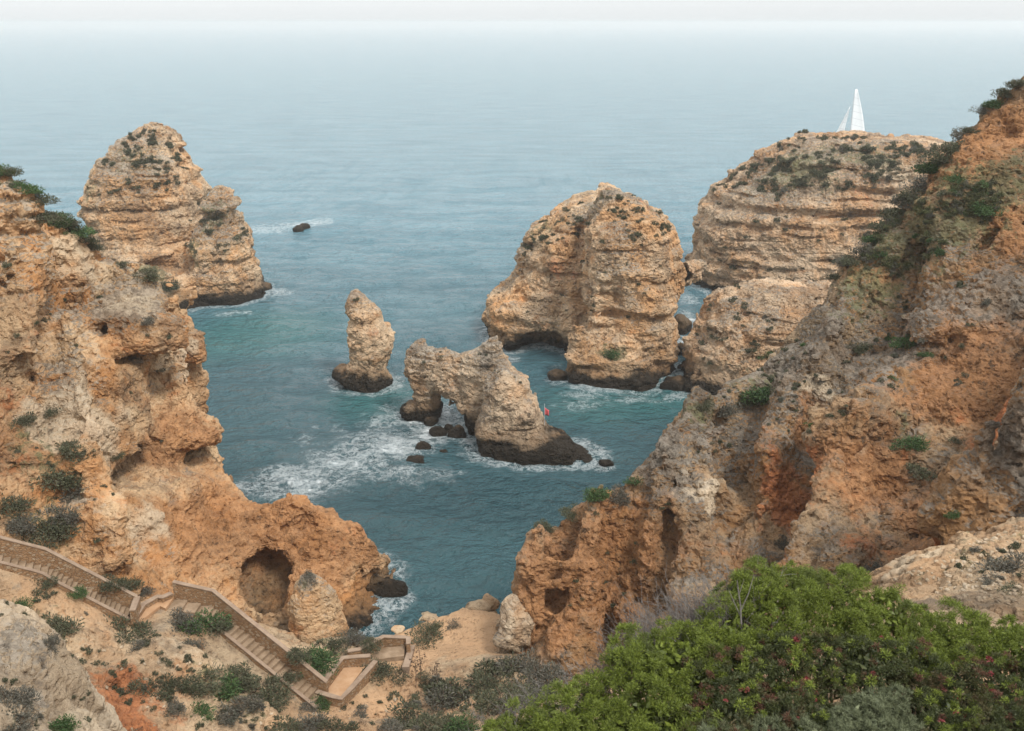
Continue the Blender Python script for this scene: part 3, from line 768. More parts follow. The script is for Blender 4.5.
cl_r = rock_body('cliff', F, *g, M['right'], 2, 1.1, -1.5, attrs={
    'grey': [(670, 460, 52, (1.6, 2.5, 3.5), 1.0), (720, 420, 55, (3, 3, 2.5), .8), (780, 370, 59, (4, 4, 3), .9), (830, 330, 59, (4, 4, 3), .8), (900, 330, 57, (5, 4, 3), .8), (1000, 300, 55, (4, 4, 3), .8), (1015, 450, 38, (1.6, 2.5, 4.5), 1.0), (800, 430, 55, (2, 2, 2), .8), (775, 420, 56, 3, .5)],
    'rust': [(570, 590, 48, (5, 4, 5), 1.0), (620, 540, 49, (4, 4, 4), .8), (860, 470, 49, (3.5, 4, 4), .85), (975, 380, 52, (5, 6, 4), .9), (920, 500, 44, (4, 6, 4), .9), (960, 160, 65, (4, 4, 3), .9), (1010, 130, 65, (4, 4, 3), .9), (925, 205, 64, (2.5, 3, 2), .8), (700, 560, 48, (3, 3, 3), .6), (800, 420, 56, (2, 3, 1.5), .8), (1020, 240, 59, (3, 4, 3), .8), (760, 470, 52, (3, 3, 3), .5)],
    'red': [(800, 500, 50, (2.6, 3.2, 3.2), 1.0), (775, 545, 47, (2.2, 2.5, 1.6), 1.0), (990, 410, 47.5, (2.2, 4, 2.6), .95), (950, 470, 45, (2.6, 4, 2.4), .95), (905, 540, 41, (2.6, 4, 2.2), .9), (880, 570, 38.6, (2, 3, 1.6), .85), ],
    'pale': [(700, 500, 50.3, (2.4, 2.5, 2.2), .7), (820, 395, 56.5, (1.6, 2, .9), .9), (680, 580, 47.2, 2, .5), (865, 440, 49.5, 1.5, .5)],
    'veg': [(940, 220, 62, (5, 5, 2.8), 1.05), (900, 245, 62.5, (4, 4.5, 2.6), 1.0), (985, 190, 62.5, (4, 4.5, 2.2), 1.0), (860, 285, 62, (3.5, 4.5, 2.4), .95), (1010, 175, 62.5, (2.5, 3, 1.5), .9), (600, 490, 50.3, (2.6, 2.2, 1.3), .85), (570, 508, 49.7, (2, 2, .9), .85), (700, 405, 57, (2.5, 2.5, 1.2), .8), (760, 390, 58.5, (2.5, 2, 1.5), .7), (880, 340, 58, (2.5, 2, 1.3), .6), (910, 430, 50, (1.0, 2, 2.2), .75)]})
tag(rebase(cl_r), 'rugged grey and rust coloured cliff rising behind the bright green shrub', 'cliff')

# boulder at the cliff foot by the sand
g = grid(-3.2, 2.6, 43.5, 51.5, 0.5, 7.5, 0.22)
F = ell(*g, PY(517, 620, 47.8), (1.0, 1.2, 1.7))
F = smin(F, ell(*g, PY(523, 634, 47.1), (0.95, 0.9, 1.1)), 0.5)
F = smin(F, ell(*g, PY(505, 640, 47.0), (0.7, 0.7, 0.6)), 0.4)
F = rough_field(F, *g, 0.42, 0.1, 1.5, 14.0)
o = rock_body('boulder', F, *g, M['arch'], 2, 0.7, 0.6, attrs={'pale': [(512, 615, 47, 1.2, .6)]})
tag(rebase(o), 'pale upright boulder leaning on the cliff foot at the end of the sand terrace', 'boulder')

# ================================================================== HILLSIDE with the stairway
STAIR = []          # (x, y, z floor) along the middle of the path
def wp(px, py, z): return PZ(px, py, z)
UP0 = wp(-40, 527, 12.4 + 0.95); UP1 = wp(45, 549, 10.6 + 0.95); UP2 = wp(137, 597, 7.5 + 0.95)
LO0 = wp(172, 581, 7.5 + 0.95); LO1 = wp(212, 590, 7.05 + 0.95); LO2 = wp(326, 684, 3.2 + 0.8)
Gp = pts([(-60, 560, 43), (-60, 640, 37), (0, 600, 41), (60, 620, 40.6), (60, 660, 37.5), (100, 650, 39.8), (30, 700, 33), (110, 700, 36), (200, 640, 42), (160, 650, 40.5), (150, 700, 37.5), (140, 731, 35), (200, 670, 40.6), (250, 650, 43.0), (250, 690, 40.6), (250, 731, 37.8), (300, 700, 41.5), (320, 731, 39), (345, 705, 42.3), (340, 670, 44.8), (300, 650, 47.0), (350, 640, 47.5), (400, 700, 43), (400, 660, 46.8), (380, 632, 49), (400, 626, 50.2), (430, 616, 51.2), (470, 604, 52.4), (490, 602, 52.6), (450, 640, 49.0), (480, 640, 48.6), (440, 660, 46.5), (500, 660, 46), (520, 680, 43.5), (470, 680, 44.2), (450, 700, 42), (500, 705, 40.6), (560, 690, 40.2), (600, 700, 37), (450, 731, 38.2), (400, 731, 38.8), (540, 731, 34.5), (260, 630, 48.6), (220, 610, 49.4), (300, 635, 49.2), (510, 620, 50)])
for (px, py, Y) in [(400, 626, 50.2), (430, 616, 51.2), (470, 604, 52.4), (490, 602, 52.6), (380, 632, 49.2), (350, 640, 50)]:
    p = PY(px, py, Y); Gp.append(p + np.array([-0.2, 1.3, -1.6])); Gp.append(p + np.array([-0.5, 3.0, -5]))
for (x, y, z) in [(0, 0, 34.2), (-10, 0, 34.2), (10, 0, 34.2), (-30, 0, 34), (30, 0, 34), (-45, 30, 17), (-30, 30, 11), (45, 30, 20), (0, 6, 30.0), (-10, 7, 29.0), (-20, 8, 27), (10, 7, 29.2), (20, 8, 29), (0, 13, 23.6), (-10, 14, 21.8), (10, 14, 24), (20, 15, 25), (0, 20, 17), (-10, 20, 16), (-20, 20, 16), (10, 20, 18.2), (0, 28, 9.8), (-10, 28, 9.2), (-20, 29, 9.5), (10, 28, 11.8), (20, 28, 15), (-20, 55, 0), (-30, 52, 6), (5, 50, -1), (10, 46, 2), (20, 36, 11), (30, 34, 15)]:
    Gp.append(np.array([x, y, z], float))
for (px, py, Y) in [(560, 775, 8.5), (640, 720, 9.3), (700, 715, 9.2), (760, 650, 10.4), (840, 655, 10.6), (925, 685, 10.4), (1010, 700, 10.1), (760, 720, 9.3), (860, 715, 9.5), (960, 735, 9.4), (800, 775, 8.5), (900, 775, 8.5), (1010, 785, 8.6), (660, 780, 8.4), (800, 860, 7), (1000, 860, 7)]:
    Gp.append(PY(px, py, Y))
hfG = HF(Gp)
dirn = (LO2 - LO1)[:2] / np.linalg.norm((LO2 - LO1)[:2])
def perp(a, b):
    d = (b - a)[:2]; d = d / np.linalg.norm(d)
    return np.array([d[1], -d[0], 0.0])          # towards the viewer for a path running right
WID = 0.92
centre = []
for (a, b, za, zb) in [(UP0, UP1, 12.4, 10.6), (UP1, UP2, 10.6, 7.5), (UP2, LO0, 7.5, 7.5), (LO0, LO1, 7.5, 7.05), (LO1, LO2, 7.05, 3.2)]:
    q = perp(a, b) * WID * 0.5
    for s in np.linspace(0, 1, 12):
        p = a + (b - a) * s + q
        centre.append((p[0], p[1], za + (zb - za) * s))
E0 = wp(337, 697, 3.2); E1 = wp(362, 660, 3.0); E2 = wp(400, 648, 2.8); E3 = wp(413, 664, 2.7)
for (a, b) in [(E0, E1), (E1, E2), (E2, wp(415, 640, 2.6))]:
    for s in np.linspace(0, 1, 8):
        p = a + (b - a) * s; centre.append((p[0], p[1], p[2]))
centre = np.array(centre)
def near_path(x, y):
    d = np.sqrt((x[..., None] - centre[:, 0]) ** 2 + (y[..., None] - centre[:, 1]) ** 2)
    i = d.argmin(-1)
    return d.min(-1), centre[i, 2]
def postG(X, Y, h):
    d, z = near_path(X, Y)
    w = sstep(2.6, 1.1, d)
    return h * (1 - w) + (z - 0.14) * w
_sd = np.array([PY(450, 640, 49)[:2]])
def dampG(P):
    d, _ = near_path(P[:, 0], P[:, 1])
    w = 0.12 + 0.88 * sstep(0.9, 2.6, d)
    q = np.hypot((P[:, 0] + 2.9) / 3.6, (P[:, 1] - 48.8) / 3.0)
    return w * (0.15 + 0.85 * sstep(0.8, 1.35, q))
g = grid(-46, 32, -6, 58, -2, 36, 0.5)
F = hf_field(hfG, *g, post=postG)
F = rough_field(F, *g, 0.72, 0.15, 2.5, 300.0, dampG)
gr = rock_body('terrain', F, *g, M['ground'], 2, 1.0, -1.2, damp=dampG, clip=lambda c: c[:, 2] > -1, attrs={
    'sand': [(450, 640, 49, (4.2, 4, 1.6), 1.0), (400, 670, 46, (2.5, 3, 1.2), .9), (345, 690, 43, (2, 2, 1), .9), (380, 700, 43, (3, 2.5, 1.3), .75), (155, 600, 47, (1.2, 1.5, 1), 1.0), (60, 590, 43, (3, 3, 2), .4)],
    'red': [(130, 712, 36.5, (3.2, 3.4, 1.6), .95), (180, 731, 35.5, (2.6, 2.5, 1.6), .9), (75, 640, 39, (1.5, 2, 1), .4), (470, 690, 43, (1.2, 1.2, .8), .5)],
    'pale': [(200, 645, 42, (1.5, 2, 1.2), .6), (100, 600, 43, (2, 2, 1), .55), (155, 660, 40, (2, 2, 1), .5)],
    'veg': [(820, 720, 9, (8, 6, 3.5), 2.2), (560, 760, 8.5, (3, 4, 3), 2.2), (220, 680, 41, (2.6, 2, 1.4), .85), (70, 620, 40, (3, 2.5, 1.6), .5), (250, 700, 40, (2, 2, 1), .7), (490, 680, 43, (3, 3, 1.5), .8), (440, 715, 40, (3, 2.5, 1.5), .9), (320, 640, 48, (3, 1.5, 1), .8), (290, 720, 40, 2.2, .6)]})
tag(gr, None, None, None, 'structure')

# ================================================================== NEAR ROCKS
Kp = pts([(-70, 560, 25), (0, 591, 24.5), (25, 600, 24.2), (45, 625, 23.6), (62, 655, 22.8), (80, 690, 22), (100, 715, 21.4), (118, 745, 20.8), (-70, 640, 21), (0, 650, 21.5), (30, 680, 20.8), (60, 715, 20), (0, 720, 19), (50, 760, 18.4), (100, 790, 18.6), (-70, 740, 17.5), (0, 800, 16)])
for p in list(Kp[:8]):
    Kp.append(p + np.array([0.5, 0.9, -1.6])); Kp.append(p + np.array([1.2, 2.2, -7]))
hfK = HF(Kp)
g = grid(-18, -5, 13, 29, 12, 27, 0.25)
F = hf_field(hfK, *g)
F = rough_field(F, *g, 0.5, 0.08, 1.5, 400.0)
o = rock_body('rock_outcrop', F, *g, M['pale'], 2, 0.75, 12.5, attrs={'grey': [(20, 640, 22, (2, 2, 1.2), .4), (50, 690, 21, (1.4, 1.5, .8), .35)], 'pale': [(90, 720, 21.5, (1.0, 2, 1.6), 1.0), (40, 725, 19.5, (1.2, 1.2, .6), .8), (5, 610, 24, 1.2, .6)], 'veg': [(15, 720, 19, 1.0, .6)]})
tag(rebase(o), 'pale grey rock outcrop below the upper stairway, with dry shrubs on it', 'rock')

Np = pts([(872, 575, 27), (885, 570, 26.6), (915, 556, 27), (950, 541, 27.5), (990, 526, 28), (1024, 514, 28.4), (1100, 480, 29.5), (885, 590, 23), (940, 580, 22), (1024, 560, 23), (1100, 560, 23), (1024, 620, 18), (940, 620, 18), (860, 620, 19), (1100, 640, 17), (900, 680, 14)])
for p in list(Np[:7]):
    Np.append(p + np.array([-0.5, 1.0, -1.3])); Np.append(p + np.array([-1.4, 2.6, -6]))
for (x, y, z) in [(6.2, 24, 17), (5.5, 20, 18.5), (4, 14, 21)]:
    Np.append(np.array([x, y, z], float))
hfN = HF(Np)
g = grid(3, 20, 13, 33, 12, 28, 0.25)
F = hf_field(hfN, *g)
F = rough_field(F, *g, 0.30, 0.05, 1.5, 500.0)
pth = rock_body('path', F, *g, M['ground'], 2, 0.9, 12.5, attrs={'sand': [(950, 570, 23, (4, 6, 2), .35)], 'pale': [(900, 562, 26, (2, 2, .6), .8), (980, 600, 20, (3, 3, .9), .35), (1000, 540, 26, (3, 3, .9), .35)], 'veg': [(980, 560, 24, (4, 5, 1.5), .55)]})
tag(pth, None, None, None, 'structure')
#@@PART3

# ================================================================== SEA
def axis(lo, hi, h, far, grow=1.22):
    a = list(np.arange(lo, hi + h, h))
    s = h; x = a[-1]
    while x < far: s *= grow; x += s; a.append(x)
    s = h; x = a[0]; pre = []
    while x > -far: s *= grow; x -= s; pre.append(x)
    return np.array(pre[::-1] + a)
ax_ = axis(-75, 80, 0.55, 24000)
ay_ = axis(46, 175, 0.55, 24000)
X, Y = np.meshgrid(ax_, ay_, indexing='ij')
wv = np.zeros(X.shape)
r2 = np.random.default_rng(3)
for k in range(34):
    L = 2.2 * (1.11 ** k) if k < 22 else r2.uniform(3, 9)
    L = min(L, 24)
    th = math.radians(-100) + r2.normal(0, 0.55)
    kx, ky = math.cos(th) * 2 * math.pi / L, math.sin(th) * 2 * math.pi / L
    wv += 0.0062 * L ** 0.85 * np.sin(kx * X + ky * Y + r2.uniform(0, 6.28) + 0.8 * np.sin(X * 0.03 + k) + 0.6 * np.sin(Y * 0.05 + 2 * k))
fade = sstep(260, 170, np.hypot(X, Y - 60)) 
Zs = wv * fade
V = np.stack([X, Y, Zs], -1).reshape(-1, 3)
n0, n1 = X.shape
idx = np.arange(n0 * n1).reshape(n0, n1)
Q = np.stack([idx[:-1, :-1], idx[1:, :-1], idx[1:, 1:], idx[:-1, 1:]], -1).reshape(-1, 4)
foam = np.zeros(len(V))
def blob(px, py, rx, ry, w=1.0, rot=0.0):
    global foam
    c = PZ(px, py, 0)
    dx, dy = V[:, 0] - c[0], V[:, 1] - c[1]
    a, b = dx * math.cos(rot) + dy * math.sin(rot), -dx * math.sin(rot) + dy * math.cos(rot)
    q = np.hypot(a / rx, b / ry)
    foam = np.maximum(foam, w * sstep(1.3, 0.1, q))
for b in [(430, 432, 4.5, 5.0, 1.0), (395, 445, 5.5, 5.5, .95), (350, 462, 6, 5.5, .85), (300, 482, 6, 4.5, .9), (410, 475, 6, 3, .6), (445, 415, 2.5, 4, 1.0), (470, 440, 2, 4, .9), (380, 420, 4, 6, .62), (330, 440, 5, 6, .5),
          (505, 358, 3.5, 3, .75), (560, 378, 2.0, 4.5, .85), (590, 395, 4.5, 2, .7), (640, 398, 5, 2, .6), (602, 465, 1.5, 1.5, 1.0), (580, 405, 5, 4, .5), (680, 380, 1.3, 3, 1.0), (676, 395, 2, 1.5, .9), (686, 345, 1.5, 6, .95), (690, 320, 1.6, 6, 1.0), (690, 300, 2, 5, .8),
          (270, 228, 6, 9, .75), (300, 225, 7, 5, .9), (318, 222, 5, 6, .9), (275, 292, 4, 4, .8), (262, 297, 2, 3, .9), (235, 315, 5, 2, .6), (370, 604, 1.6, 2.4, .9), (380, 600, 1.5, 1.5, .8), (360, 612, 1.5, 2, .9), (470, 455, 3, 1.5, .6), (250, 300, 5, 4, .3), (382, 388, 3, 3, .45), (345, 388, 3, 3, .4), (285, 475, 4, 3, .9)]:
    blob(*b)
from mathutils import kdtree
wl = []
for o_ in (st_a, st_d, hd_f, bl_g, cl_l, cl_r, SP, AR):
    co = np.empty(len(o_.data.vertices) * 3, np.float32); o_.data.vertices.foreach_get('co', co)
    co = co.reshape(-1, 3) + np.array(o_.location, np.float32)
    co = co[np.abs(co[:, 2] - 0.05) < 0.25][::6]
    wl.append(co)
wl = np.concatenate(wl)
kd = kdtree.KDTree(len(wl))
for i, q in enumerate(wl): kd.insert((q[0], q[1], 0), i)
kd.balance()
nearv = np.where((V[:, 0] > -75) & (V[:, 0] < 60) & (V[:, 1] > 46) & (V[:, 1] < 160))[0]
for i in nearv:
    dd_ = kd.find((V[i, 0], V[i, 1], 0))[2]
    if dd_ < 2.4: foam[i] = max(foam[i], 0.78 * float(sstep(2.4, 0.3, dd_)) + 0.0)
deep = sstep(66, 215, V[:, 1]) ** 0.85  # ramp by distance, not depth: how much reflected sky is painted into the colour
green = np.zeros(len(V))
for (px, py, rx, ry) in [(230, 335, 9, 14), (380, 400, 7, 7), (600, 405, 9, 7), (650, 400, 7, 8), (270, 330, 12, 14)]:
    c = PZ(px, py, 0)
    green = np.maximum(green, sstep(1.2, 0.1, np.hypot((V[:, 0] - c[0]) / rx, (V[:, 1] - c[1]) / ry)))

t = NT('sea_water')
geo = t.n('ShaderNodeNewGeometry'); pos = geo.outputs['Position']
patch = t.noise(t.vmul(pos, (0.012, 0.03, 0)), 1.0, 4, 0.6)
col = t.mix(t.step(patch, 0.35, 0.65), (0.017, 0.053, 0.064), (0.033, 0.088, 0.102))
col = t.mix(t.attr('deep'), col, t.mix(t.step(t.noise(t.vmul(pos, (0.05, 0.17, 0)), 1.0, 8, 0.72), 0.32, 0.68), (0.062, 0.160, 0.205), (0.135, 0.255, 0.305)))  # lighter far-off colour stands in for sky reflection, with streaks for distant ripples
col = t.mix(t.math('MULTIPLY', t.attr('green'), 0.7), col, (0.024, 0.112, 0.110))
fn = t.noise(t.vadd(pos, t.vmul(t.noise(pos, 0.35, 3, 0.6, True), (3.0, 3.0, 0))), 0.42, 7, 0.68)
wq = t.vadd(pos, t.vmul(t.noise(pos, 0.8, 4, 0.65, True), (2.2, 2.2, 0)))
l1 = t.math('ABSOLUTE', t.math('SUBTRACT', t.noise(wq, 0.75, 6, 0.68), 0.5))
l2 = t.math('ABSOLUTE', t.math('SUBTRACT', t.noise(wq, 2.1, 5, 0.65), 0.5))
lc = t.math('MAXIMUM', t.step(l1, 0.055, 0.0), t.math('MULTIPLY', t.step(l2, 0.05, 0.0), 0.6))
fm = t.math('ADD', t.math('MULTIPLY', t.attr('foam'), 1.0), t.math('MULTIPLY', t.math('SUBTRACT', fn, 0.5), 1.5))
f1 = t.math('MULTIPLY', t.step(fm, 0.72, 1.12), t.step(t.noise(wq, 1.7, 6, .75), 0.36, 0.56, 0.25, 1.0))
f2 = t.math('MULTIPLY', t.step(fm, 0.25, 0.75), t.math('MULTIPLY', lc, 0.60))
ff = t.math('MAXIMUM', f1, f2)
ff = t.math('MULTIPLY', ff, t.step(t.attr('foam'), 0.02, 0.25))
col = t.mix(ff, col, (0.60, 0.64, 0.65))
cam_h = t.vmul(pos, (1, 1, 0))
b1 = t.noise(t.vadd(t.vmul(pos, (0.8, 1.0, 0)), t.vmul(t.noise(pos, 0.3, 2, 0.5, True), (1.5, 1.5, 0))), 0.95, 4, 0.5)
b2 = t.noise(t.vmul(pos, (0.85, 1.0, 0)), 3.0, 4, 0.6)
b3 = t.noise(t.vmul(pos, (0.25, 0.8, 0)), 0.06, 5, 0.6)
hh = t.math('ADD', t.math('ADD', t.math('MULTIPLY', b1, 1.3), t.math('MULTIPLY', b2, 0.42)), t.math('MULTIPLY', b3, 2.0))
b4 = t.noise(t.vmul(pos, (0.5, 1.0, 0)), 0.22, 5, 0.6)
hh = t.math('ADD', hh, t.math('MULTIPLY', b4, 1.1))
hh = t.math('ADD', hh, t.math('MULTIPLY', ff, 0.06))
nrm = t.bump(hh, 1.0, 1.0)
rgh = t.mix(ff, (0.10, 0.10, 0.10), (0.8, 0.8, 0.8))
sh = t.principled(col, rgh, nrm, 0.5, IOR=1.33)
M['sea'] = t.done(sh)
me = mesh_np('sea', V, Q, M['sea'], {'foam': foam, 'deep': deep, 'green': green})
tag(link('sea', me), None, None, None, 'structure')
print('sea', len(Q), time.time() - T0)

# small wet rocks awash
def pebble(name, c, r, mat, label, cat='rock', group=None, seed=0, vox=None, ampl=0.28):
    m = max(r)
    vox = vox or m / 4.5
    g = grid(c[0] - r[0] * 1.5, c[0] + r[0] * 1.5, c[1] - r[1] * 1.5, c[1] + r[1] * 1.5, c[2] - r[2] * 1.4, c[2] + r[2] * 1.6, vox)
    F = ell(*g, c, r)
    mm = np.argwhere(np.abs(F) < m)
    P = np.stack([g[0][mm[:, 0]], g[1][mm[:, 1]], g[2][mm[:, 2]]], 1) + seed * 13.7
    F[mm[:, 0], mm[:, 1], mm[:, 2]] += (m * ampl * (perlin(P / (m * 0.9)) - 0.5 * ridged(P / (m * 1.2), 1))).astype(np.float32)
    o = rock_body(name, F, *g, mat, 1, 0.35 * min(1, m), -0.8)
    return tag(rebase(o), label, cat, group)

for i, (px, py, rx, rz, lab, mat) in enumerate([
        (431, 421, .62, .5, 'flat black rock awash just outside the small arch opening', 'wetrock'),
        (438, 434, .75, .6, 'broad black rock awash in foam, second in line out from the small arch', 'wetrock'),
        (448, 429, .38, .5, 'tiny pointed black rock awash between two bigger ones by the arch', 'wetrock'),
        (457, 435, .75, .9, 'dark rock touching the inner foot of the small arch', 'wetrock'),
        (423, 449, .75, .65, 'round black rock alone in the thick white foam', 'wetrock'),
        (417, 462, 1.0, .45, 'low reddish black rock awash at the outer edge of the foam', 'wetrock'),
        (444, 452, .35, .25, 'very small rock tip barely breaking the foam near the arch rock', 'wetrock'),
        (298, 230, .9, .9, 'pointed black rock far out in open water with breaking surf', 'wetrock'),
        (304, 228, 1.1, .7, 'flatter black rock beside the pointed one far out in open water', 'wetrock'),
        (606, 463, .55, .35, 'black rock awash off the tapering tail of the arch rock', 'wetrock'),
        (558, 377, 1.0, .8, 'dark rock awash left of the domed stack ledge', 'wetrock'),
        (682, 352, 1.2, 1.0, 'dark rock in the narrow channel, middle one', 'wetrock'),
        (679, 333, 1.3, 2.2, 'tall dark rock in the narrow channel under the rock bridge', 'wetrock'),
        (677, 385, 1.4, .7, 'low dark rock at the near mouth of the narrow channel', 'wetrock'),
        (684, 368, .8, .5, 'small dark rock against the wall of the squat block in the channel', 'wetrock'),
        (262, 289, 1.3, .9, 'dark rock at the seaward corner of the pointed far stack', 'wetrock'),
        (389, 590, 1.15, .8, 'black wet rock jutting into the sea at the tip of the ochre promontory', 'wetrock'),
        (370, 588, 1.0, 1.2, 'black rock under the overhang of the ochre promontory', 'wetrock'),
        ]):
    c = PZ(px, py, 0.05)
    pebble('rock', c, (rx, rx * 0.85, rz), M[mat], lab, 'rock', None, i)
for i, (px, py, z, rx, rz, lab) in enumerate([
        (478, 608, 2.6, .75, .45, 'flat pale rock slab at the seaward edge of the sand terrace'),
        (490, 603, 2.7, .55, .55, 'upright angular rock at the seaward edge of the sand terrace'),
        (430, 617, 2.5, .5, .16, 'long pale rock ledge behind the round bush on the terrace'),
        (398, 629, 2.4, .35, .14, 'pale rock rim beside the low stone enclosure'),
        (548, 686, 4.6, .7, .45, 'pinkish boulder between the grey scrub and the green shrub'),
        (560, 694, 5.2, .5, .4, 'smaller rounded boulder beside the pinkish boulder'),
        (490, 712, 5.0, .6, .55, 'pale broken boulder among the scrub at the bottom edge'),
        (508, 706, 5.2, .55, .6, 'pale pointed boulder next to the broken one in the scrub')]):
    c = PZ(px, py, z)
    pebble('boulder', c, (rx, rx * .9, rz), M['ground'], lab, 'boulder', None, 40 + i, ampl=0.2)

# ================================================================== SAILBOAT
def quad_strip_mesh(name, rows, mat, smooth=True):
    R = np.array(rows, float); a, b = R.shape[:2]
    ii = np.arange(a * b).reshape(a, b)
    Q = np.stack([ii[:-1, :-1], ii[1:, :-1], ii[1:, 1:], ii[:-1, 1:]], -1).reshape(-1, 4)
    return mesh_np(name, R.reshape(-1, 3), Q, mat, None, smooth)
t = NT('sail_cloth')
geo = t.n('ShaderNodeNewGeometry'); sxyz = t.n('ShaderNodeSeparateXYZ'); t.set(sxyz.inputs[0], geo.outputs['Position'])
seam = t.math('FRACT', t.math('MULTIPLY', t.math('ADD', sxyz.outputs[2], t.math('MULTIPLY', sxyz.outputs[0], 0.25)), 0.55))
M['sail'] = t.done(t.principled(t.mix(t.step(seam, 0.10, 0.04), t.mix(t.noise(geo.outputs['Position'], 0.4, 3, .5), (0.60, 0.61, 0.62), (0.70, 0.71, 0.71)), (0.48, 0.49, 0.51)), 0.75))
M['hull'] = plain_material('white_hull', (0.72, 0.73, 0.74), (0.78, 0.79, 0.8), 0.5, 0.35, 0.02)
M['mast'] = plain_material('grey_mast', (0.45, 0.46, 0.47), (0.55, 0.56, 0.57), 2, 0.4, 0.02)
M['deckwood'] = plain_material('teak_deck', (0.35, 0.24, 0.14), (0.42, 0.3, 0.19), 3, 0.7, 0.1)
BY = 285.0
bp = PZ(851.5, 152, 0); bp = np.array([PY(851.5, 152, BY)[0], BY, 0.0])
boat = bpy.data.objects.new('sailboat', None); COL.objects.link(boat); boat.location = bp; boat.rotation_euler[2] = math.radians(12); boat.scale = (1.2, 1.2, 1.04)
tag(boat, 'white sailboat under two sails passing behind the flat-topped headland', 'sailboat')
# hull: sections along x (bow at -x), sheer and flare
rows = []
for s in np.linspace(-1, 1, 21):
    x = s * 6.2
    wdt = 1.9 * max(0.02, (1 - ((s + 1) / 2 - 0.62) ** 2 / 0.42)) if s < 0.55 else 1.9 * (1 - (s - 0.25) ** 2 * 0.35)
    wdt = max(wdt, 0.03)
    sheer = 1.15 + 0.25 * s * s - 0.1 * s
    prof = []
    for q in np.linspace(-1, 1, 15):
        yy = wdt * math.copysign(abs(math.sin(q * math.pi / 2)) ** 0.75, q)
        zz = sheer - (sheer + 0.5) * (1 - abs(q) ** 2.6)
        prof.append((x, yy, zz))
    rows.append(prof)
link('hull', quad_strip_mesh('hull', rows, M['hull']), boat)
link('deck', quad_strip_mesh('deck', [[(r[0][0], r[0][1] * 0.97, r[0][2] - 0.06), (r[0][0], 0, r[0][2] + 0.02), (r[0][0], r[-1][1] * 0.97, r[0][2] - 0.06)] for r in rows], M['deckwood']), boat)
cab = []
for s, w, h in [(-2.6, .5, 1.2), (-2.3, .85, 1.75), (0.4, 1.1, 1.95), (1.6, 1.1, 1.9), (1.7, 1.1, 1.2)]:
    cab.append([(s, -w, 1.15), (s, -w * .95, h - .12), (s, -w * .75, h), (s, w * .75, h), (s, w * .95, h - .12), (s, w, 1.15)])
link('cabin', quad_strip_mesh('cabin', cab, M['hull']), boat)
def tube(name, pts_, r, mat, parent=None, seg=8):
    P = np.array(pts_, float); rr = np.broadcast_to(r, (len(P),))
    rows = []
    for i, p in enumerate(P):
        d = P[min(i + 1, len(P) - 1)] - P[max(i - 1, 0)]; d /= np.linalg.norm(d) + 1e-9
        u = np.cross(d, (0, 0, 1) if abs(d[2]) < .9 else (1, 0, 0)); u /= np.linalg.norm(u); v = np.cross(d, u)
        rows.append([p + rr[i] * (math.cos(a) * u + math.sin(a) * v) for a in np.linspace(0, 2 * math.pi, seg + 1)])
    return link(name, quad_strip_mesh(name, rows, mat), parent)
tube('mast', [(-0.9, 0, 1.2), (-0.9, 0, 17.4)], [0.11, 0.07], M['mast'], boat)
tube('boom', [(-0.9, 0, 2.7), (3.9, 0.9, 2.7)], 0.08, M['mast'], boat)
tube('stay', [(-5.9, 0, 1.5), (-1.0, 0, 14.6)], 0.02, M['mast'], boat, 5)
rows = []
for f in np.linspace(0, 1, 14):
    z = 2.85 + f * 15.0
    ch = 4.7 * (1 - f ** 1.55) * 0.80 + 0.85 + 0.25 * math.sin(f * 3.14)
    tw = 0.18 + 0.22 * f
    rows.append([(-0.78 + ch * s * math.cos(tw), ch * s * math.sin(tw) + 0.5 * math.sin(s * 3.14) * (1 - f * .6), z) for s in np.linspace(0, 1, 9)])
o = link('mainsail', quad_strip_mesh('mainsail', rows, M['sail']), boat)
o.modifiers.new('thick', 'SOLIDIFY').thickness = 0.03
rows = []
for f in np.linspace(0, 1, 12):
    lx = -6.3 + 4.6 * f
    ch = 4.0 * (1 - f) + 0.12
    rows.append([(lx + ch * s * math.cos(.2 + .15 * f), ch * s * math.sin(.2 + .15 * f) + .55 * math.sin(s * 3.14) * (1 - f), 2.2 + 11.2 * f + 0.3 * s * (1 - f)) for s in np.linspace(0, 1, 9)])
o = link('jib', quad_strip_mesh('jib', rows, M['sail']), boat)
o.modifiers.new('thick', 'SOLIDIFY').thickness = 0.03

# ================================================================== STAIRWAY
t = NT('rubble_masonry')
geo = t.n('ShaderNodeNewGeometry'); pos = geo.outputs['Position']
wpos = t.vadd(t.vmul(pos, (1, 1, 1.7)), t.vmul(t.noise(pos, 3, 2, 0.5, True), (0.12, 0.12, 0.12)))
ce = t.voro(wpos, 6.0, 'F1', 'Color')
ed = t.voro(wpos, 6.0, 'DISTANCE_TO_EDGE')
sp = t.n('ShaderNodeSeparateColor'); t.set(sp.inputs[0], ce)
c = t.mix(sp.outputs[0], (0.23, 0.13, 0.065), (0.32, 0.20, 0.11))
c = t.mix(t.step(sp.outputs[1], .7, .9), c, (0.34, 0.255, 0.17))
c = t.mix(t.math('MULTIPLY', t.step(ed, 0.09, 0.03), .7), c, (0.18, 0.12, 0.075))
M['masonry'] = t.done(t.principled(c, 0.9, t.bump(t.step(ed, 0.0, 0.12), 0.8, 0.04), 0.15))
M['coping'] = plain_material('coping_stone', (0.20, 0.14, 0.098), (0.29, 0.215, 0.155), 1.8, 0.85, 0.3, 0.02)
M['tread'] = plain_material('stair_stone', (0.17, 0.115, 0.07), (0.29, 0.21, 0.14), 1.7, 0.9, 0.3, 0.02)
M['paving'] = plain_material('sandy_paving', (0.33, 0.19, 0.10), (0.42, 0.27, 0.16), 1.3, 0.92, 0.25, 0.02)

